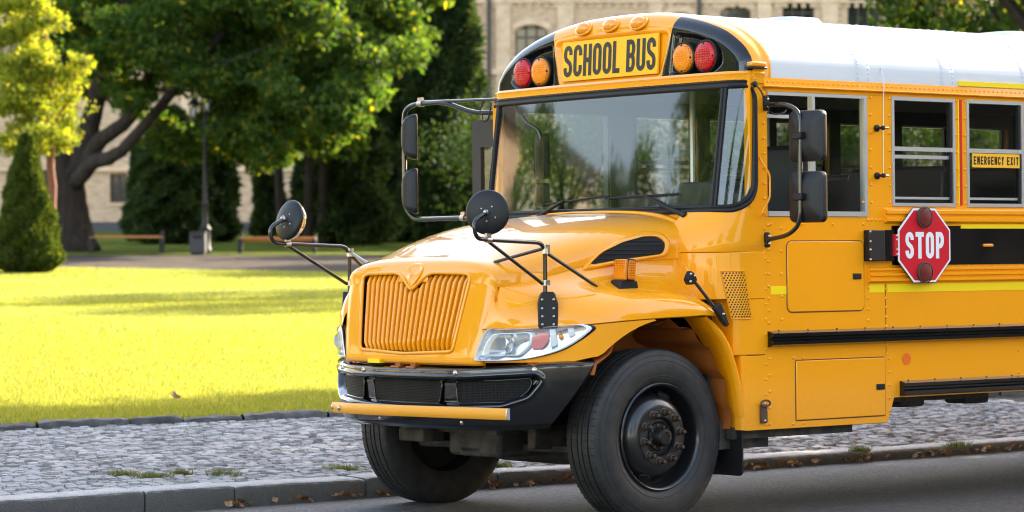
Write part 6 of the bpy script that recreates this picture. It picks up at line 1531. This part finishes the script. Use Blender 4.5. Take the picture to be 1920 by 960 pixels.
# ================================================================ PARK FURNITURE
M_WOOD = mat('orange_brown_wood', (.42, .17, .045), .6); t = NT(M_WOOD); t.col(t.ramp(t.noise(t.coord(scale=(.3, 3, 3)), 12, 4), [(.3, (.50, .22, .06)), (.7, (.32, .12, .035))]))
M_IRON = mat('dark_cast_iron', (.012, .011, .012), .6, .1)
def bench(px0, px1, pyt, pyb, Y, label):
    a = W(px0, pyb, Y); b = W(px1, pyb, Y); L_ = (b-a).length; e = thing('park_bench', label, 'bench', ((a.x+b.x)/2, Y, LZ), 0, 'wooden park benches by the path'); zt_ = W(px0, pyt, Y).z-LZ
    for i, (y, z) in enumerate(((.22, zt_-.05),)): bev(MB().box(-L_/2, L_/2, y-.015, y+.015, z-.04, z+.04).build('backrest_slat', M_WOOD, e), .006)
    for y in (-.18, -.05, .08): bev(MB().box(-L_/2, L_/2, y-.05, y+.05, .40, .43).build('seat_slat', M_WOOD, e), .006)
    for x in (-L_/2+.03, L_/2-.03):
        bev(MB().box(x-.05, x+.05, .12, .21, .0, zt_+.13).build('leg', M_IRON, e), .008); bev(MB().box(x-.05, x+.05, -.24, -.17, 0, .40).build('leg', M_IRON, e), .008); bev(MB().box(x-.05, x+.05, -.17, .12, .34, .40).build('seat_bracket', M_IRON, e), .006)
bench(170, 306, 441, 474, 78, 'orange-brown wooden bench right of the big maple trunk'); bench(449, 592, 447, 476, 77.5, 'orange-brown wooden bench behind the left mirror disc')
Y = 77.; p = W(385, 478, Y); lp_ = thing('street_lamp', 'old cast-iron park lamp post with twin lanterns', 'street lamp', (p.x, Y, LZ)); s_ = Y/FPX
M_LGL = glassmat('lantern_glass', (.8, .8, .75))
MB().lathe([(.17, 0), (.17, .12), (.14, .16), (.14, .62), (.17, .66), (.12, .72), (.085, .8), (.07, 1.3), (.09, 1.34), (.06, 1.4), (.05, 3.0), (.07, 3.04), (.05, 3.1), (.04, 3.75), (.001, 3.8)], 14).build('post', M_IRON, lp_, 50)
MB().tube([(-.32, 0, 3.62), (-.2, 0, 3.42), (0, 0, 3.5), (.2, 0, 3.42), (.32, 0, 3.62)], .025, 6).build('bracket_arm', M_IRON, lp_, 60)
for x, z in ((-.32, 3.62), (.05, 3.80)):
    l = MB().lathe([(.03, 0), (.08, .04), (.09, .05)], 8, Matrix.Translation((x, 0, z))).lathe([(.17, .42), (.10, .52), (.03, .58), (.001, .66)], 8, Matrix.Translation((x, 0, z))).build('lantern', M_IRON, lp_, 30)
    MB().lathe([(.085, .05), (.145, .42)], 8, Matrix.Translation((x, 0, z))).build('lantern_glass', M_LGL, l, 30); MB().lathe([(.001, .1), (.03, .14), (.04, .22), (.03, .3), (.001, .34)], 10, Matrix.Translation((x, 0, z))).build('bulb', M_STW, l, 180)
p0, p1 = W(357, 478, 76), W(386, 478, 76); w_ = (p1.x-p0.x)/2
bn = thing('litter_bin', 'square grey litter bin at the foot of the lamp post', 'litter bin', ((p0.x+p1.x)/2, 76, LZ)); bev(MB().box(-w_, w_, -.2, .2, .04, .56).build('bin_body', mat('grey_bin', (.05, .05, .053), .7), bn), .02); bev(MB().box(-w_-.02, w_+.02, -.22, .22, .561, .60).build('lid', M_IRON, bn), .01); MB().box(-w_*.6, w_*.6, -.205, -.198, .42, .50).build('slot', M_DARK, bn); MB().box(-w_+.03, w_-.03, -.17, .17, 0, .04).build('foot', M_IRON, bn)
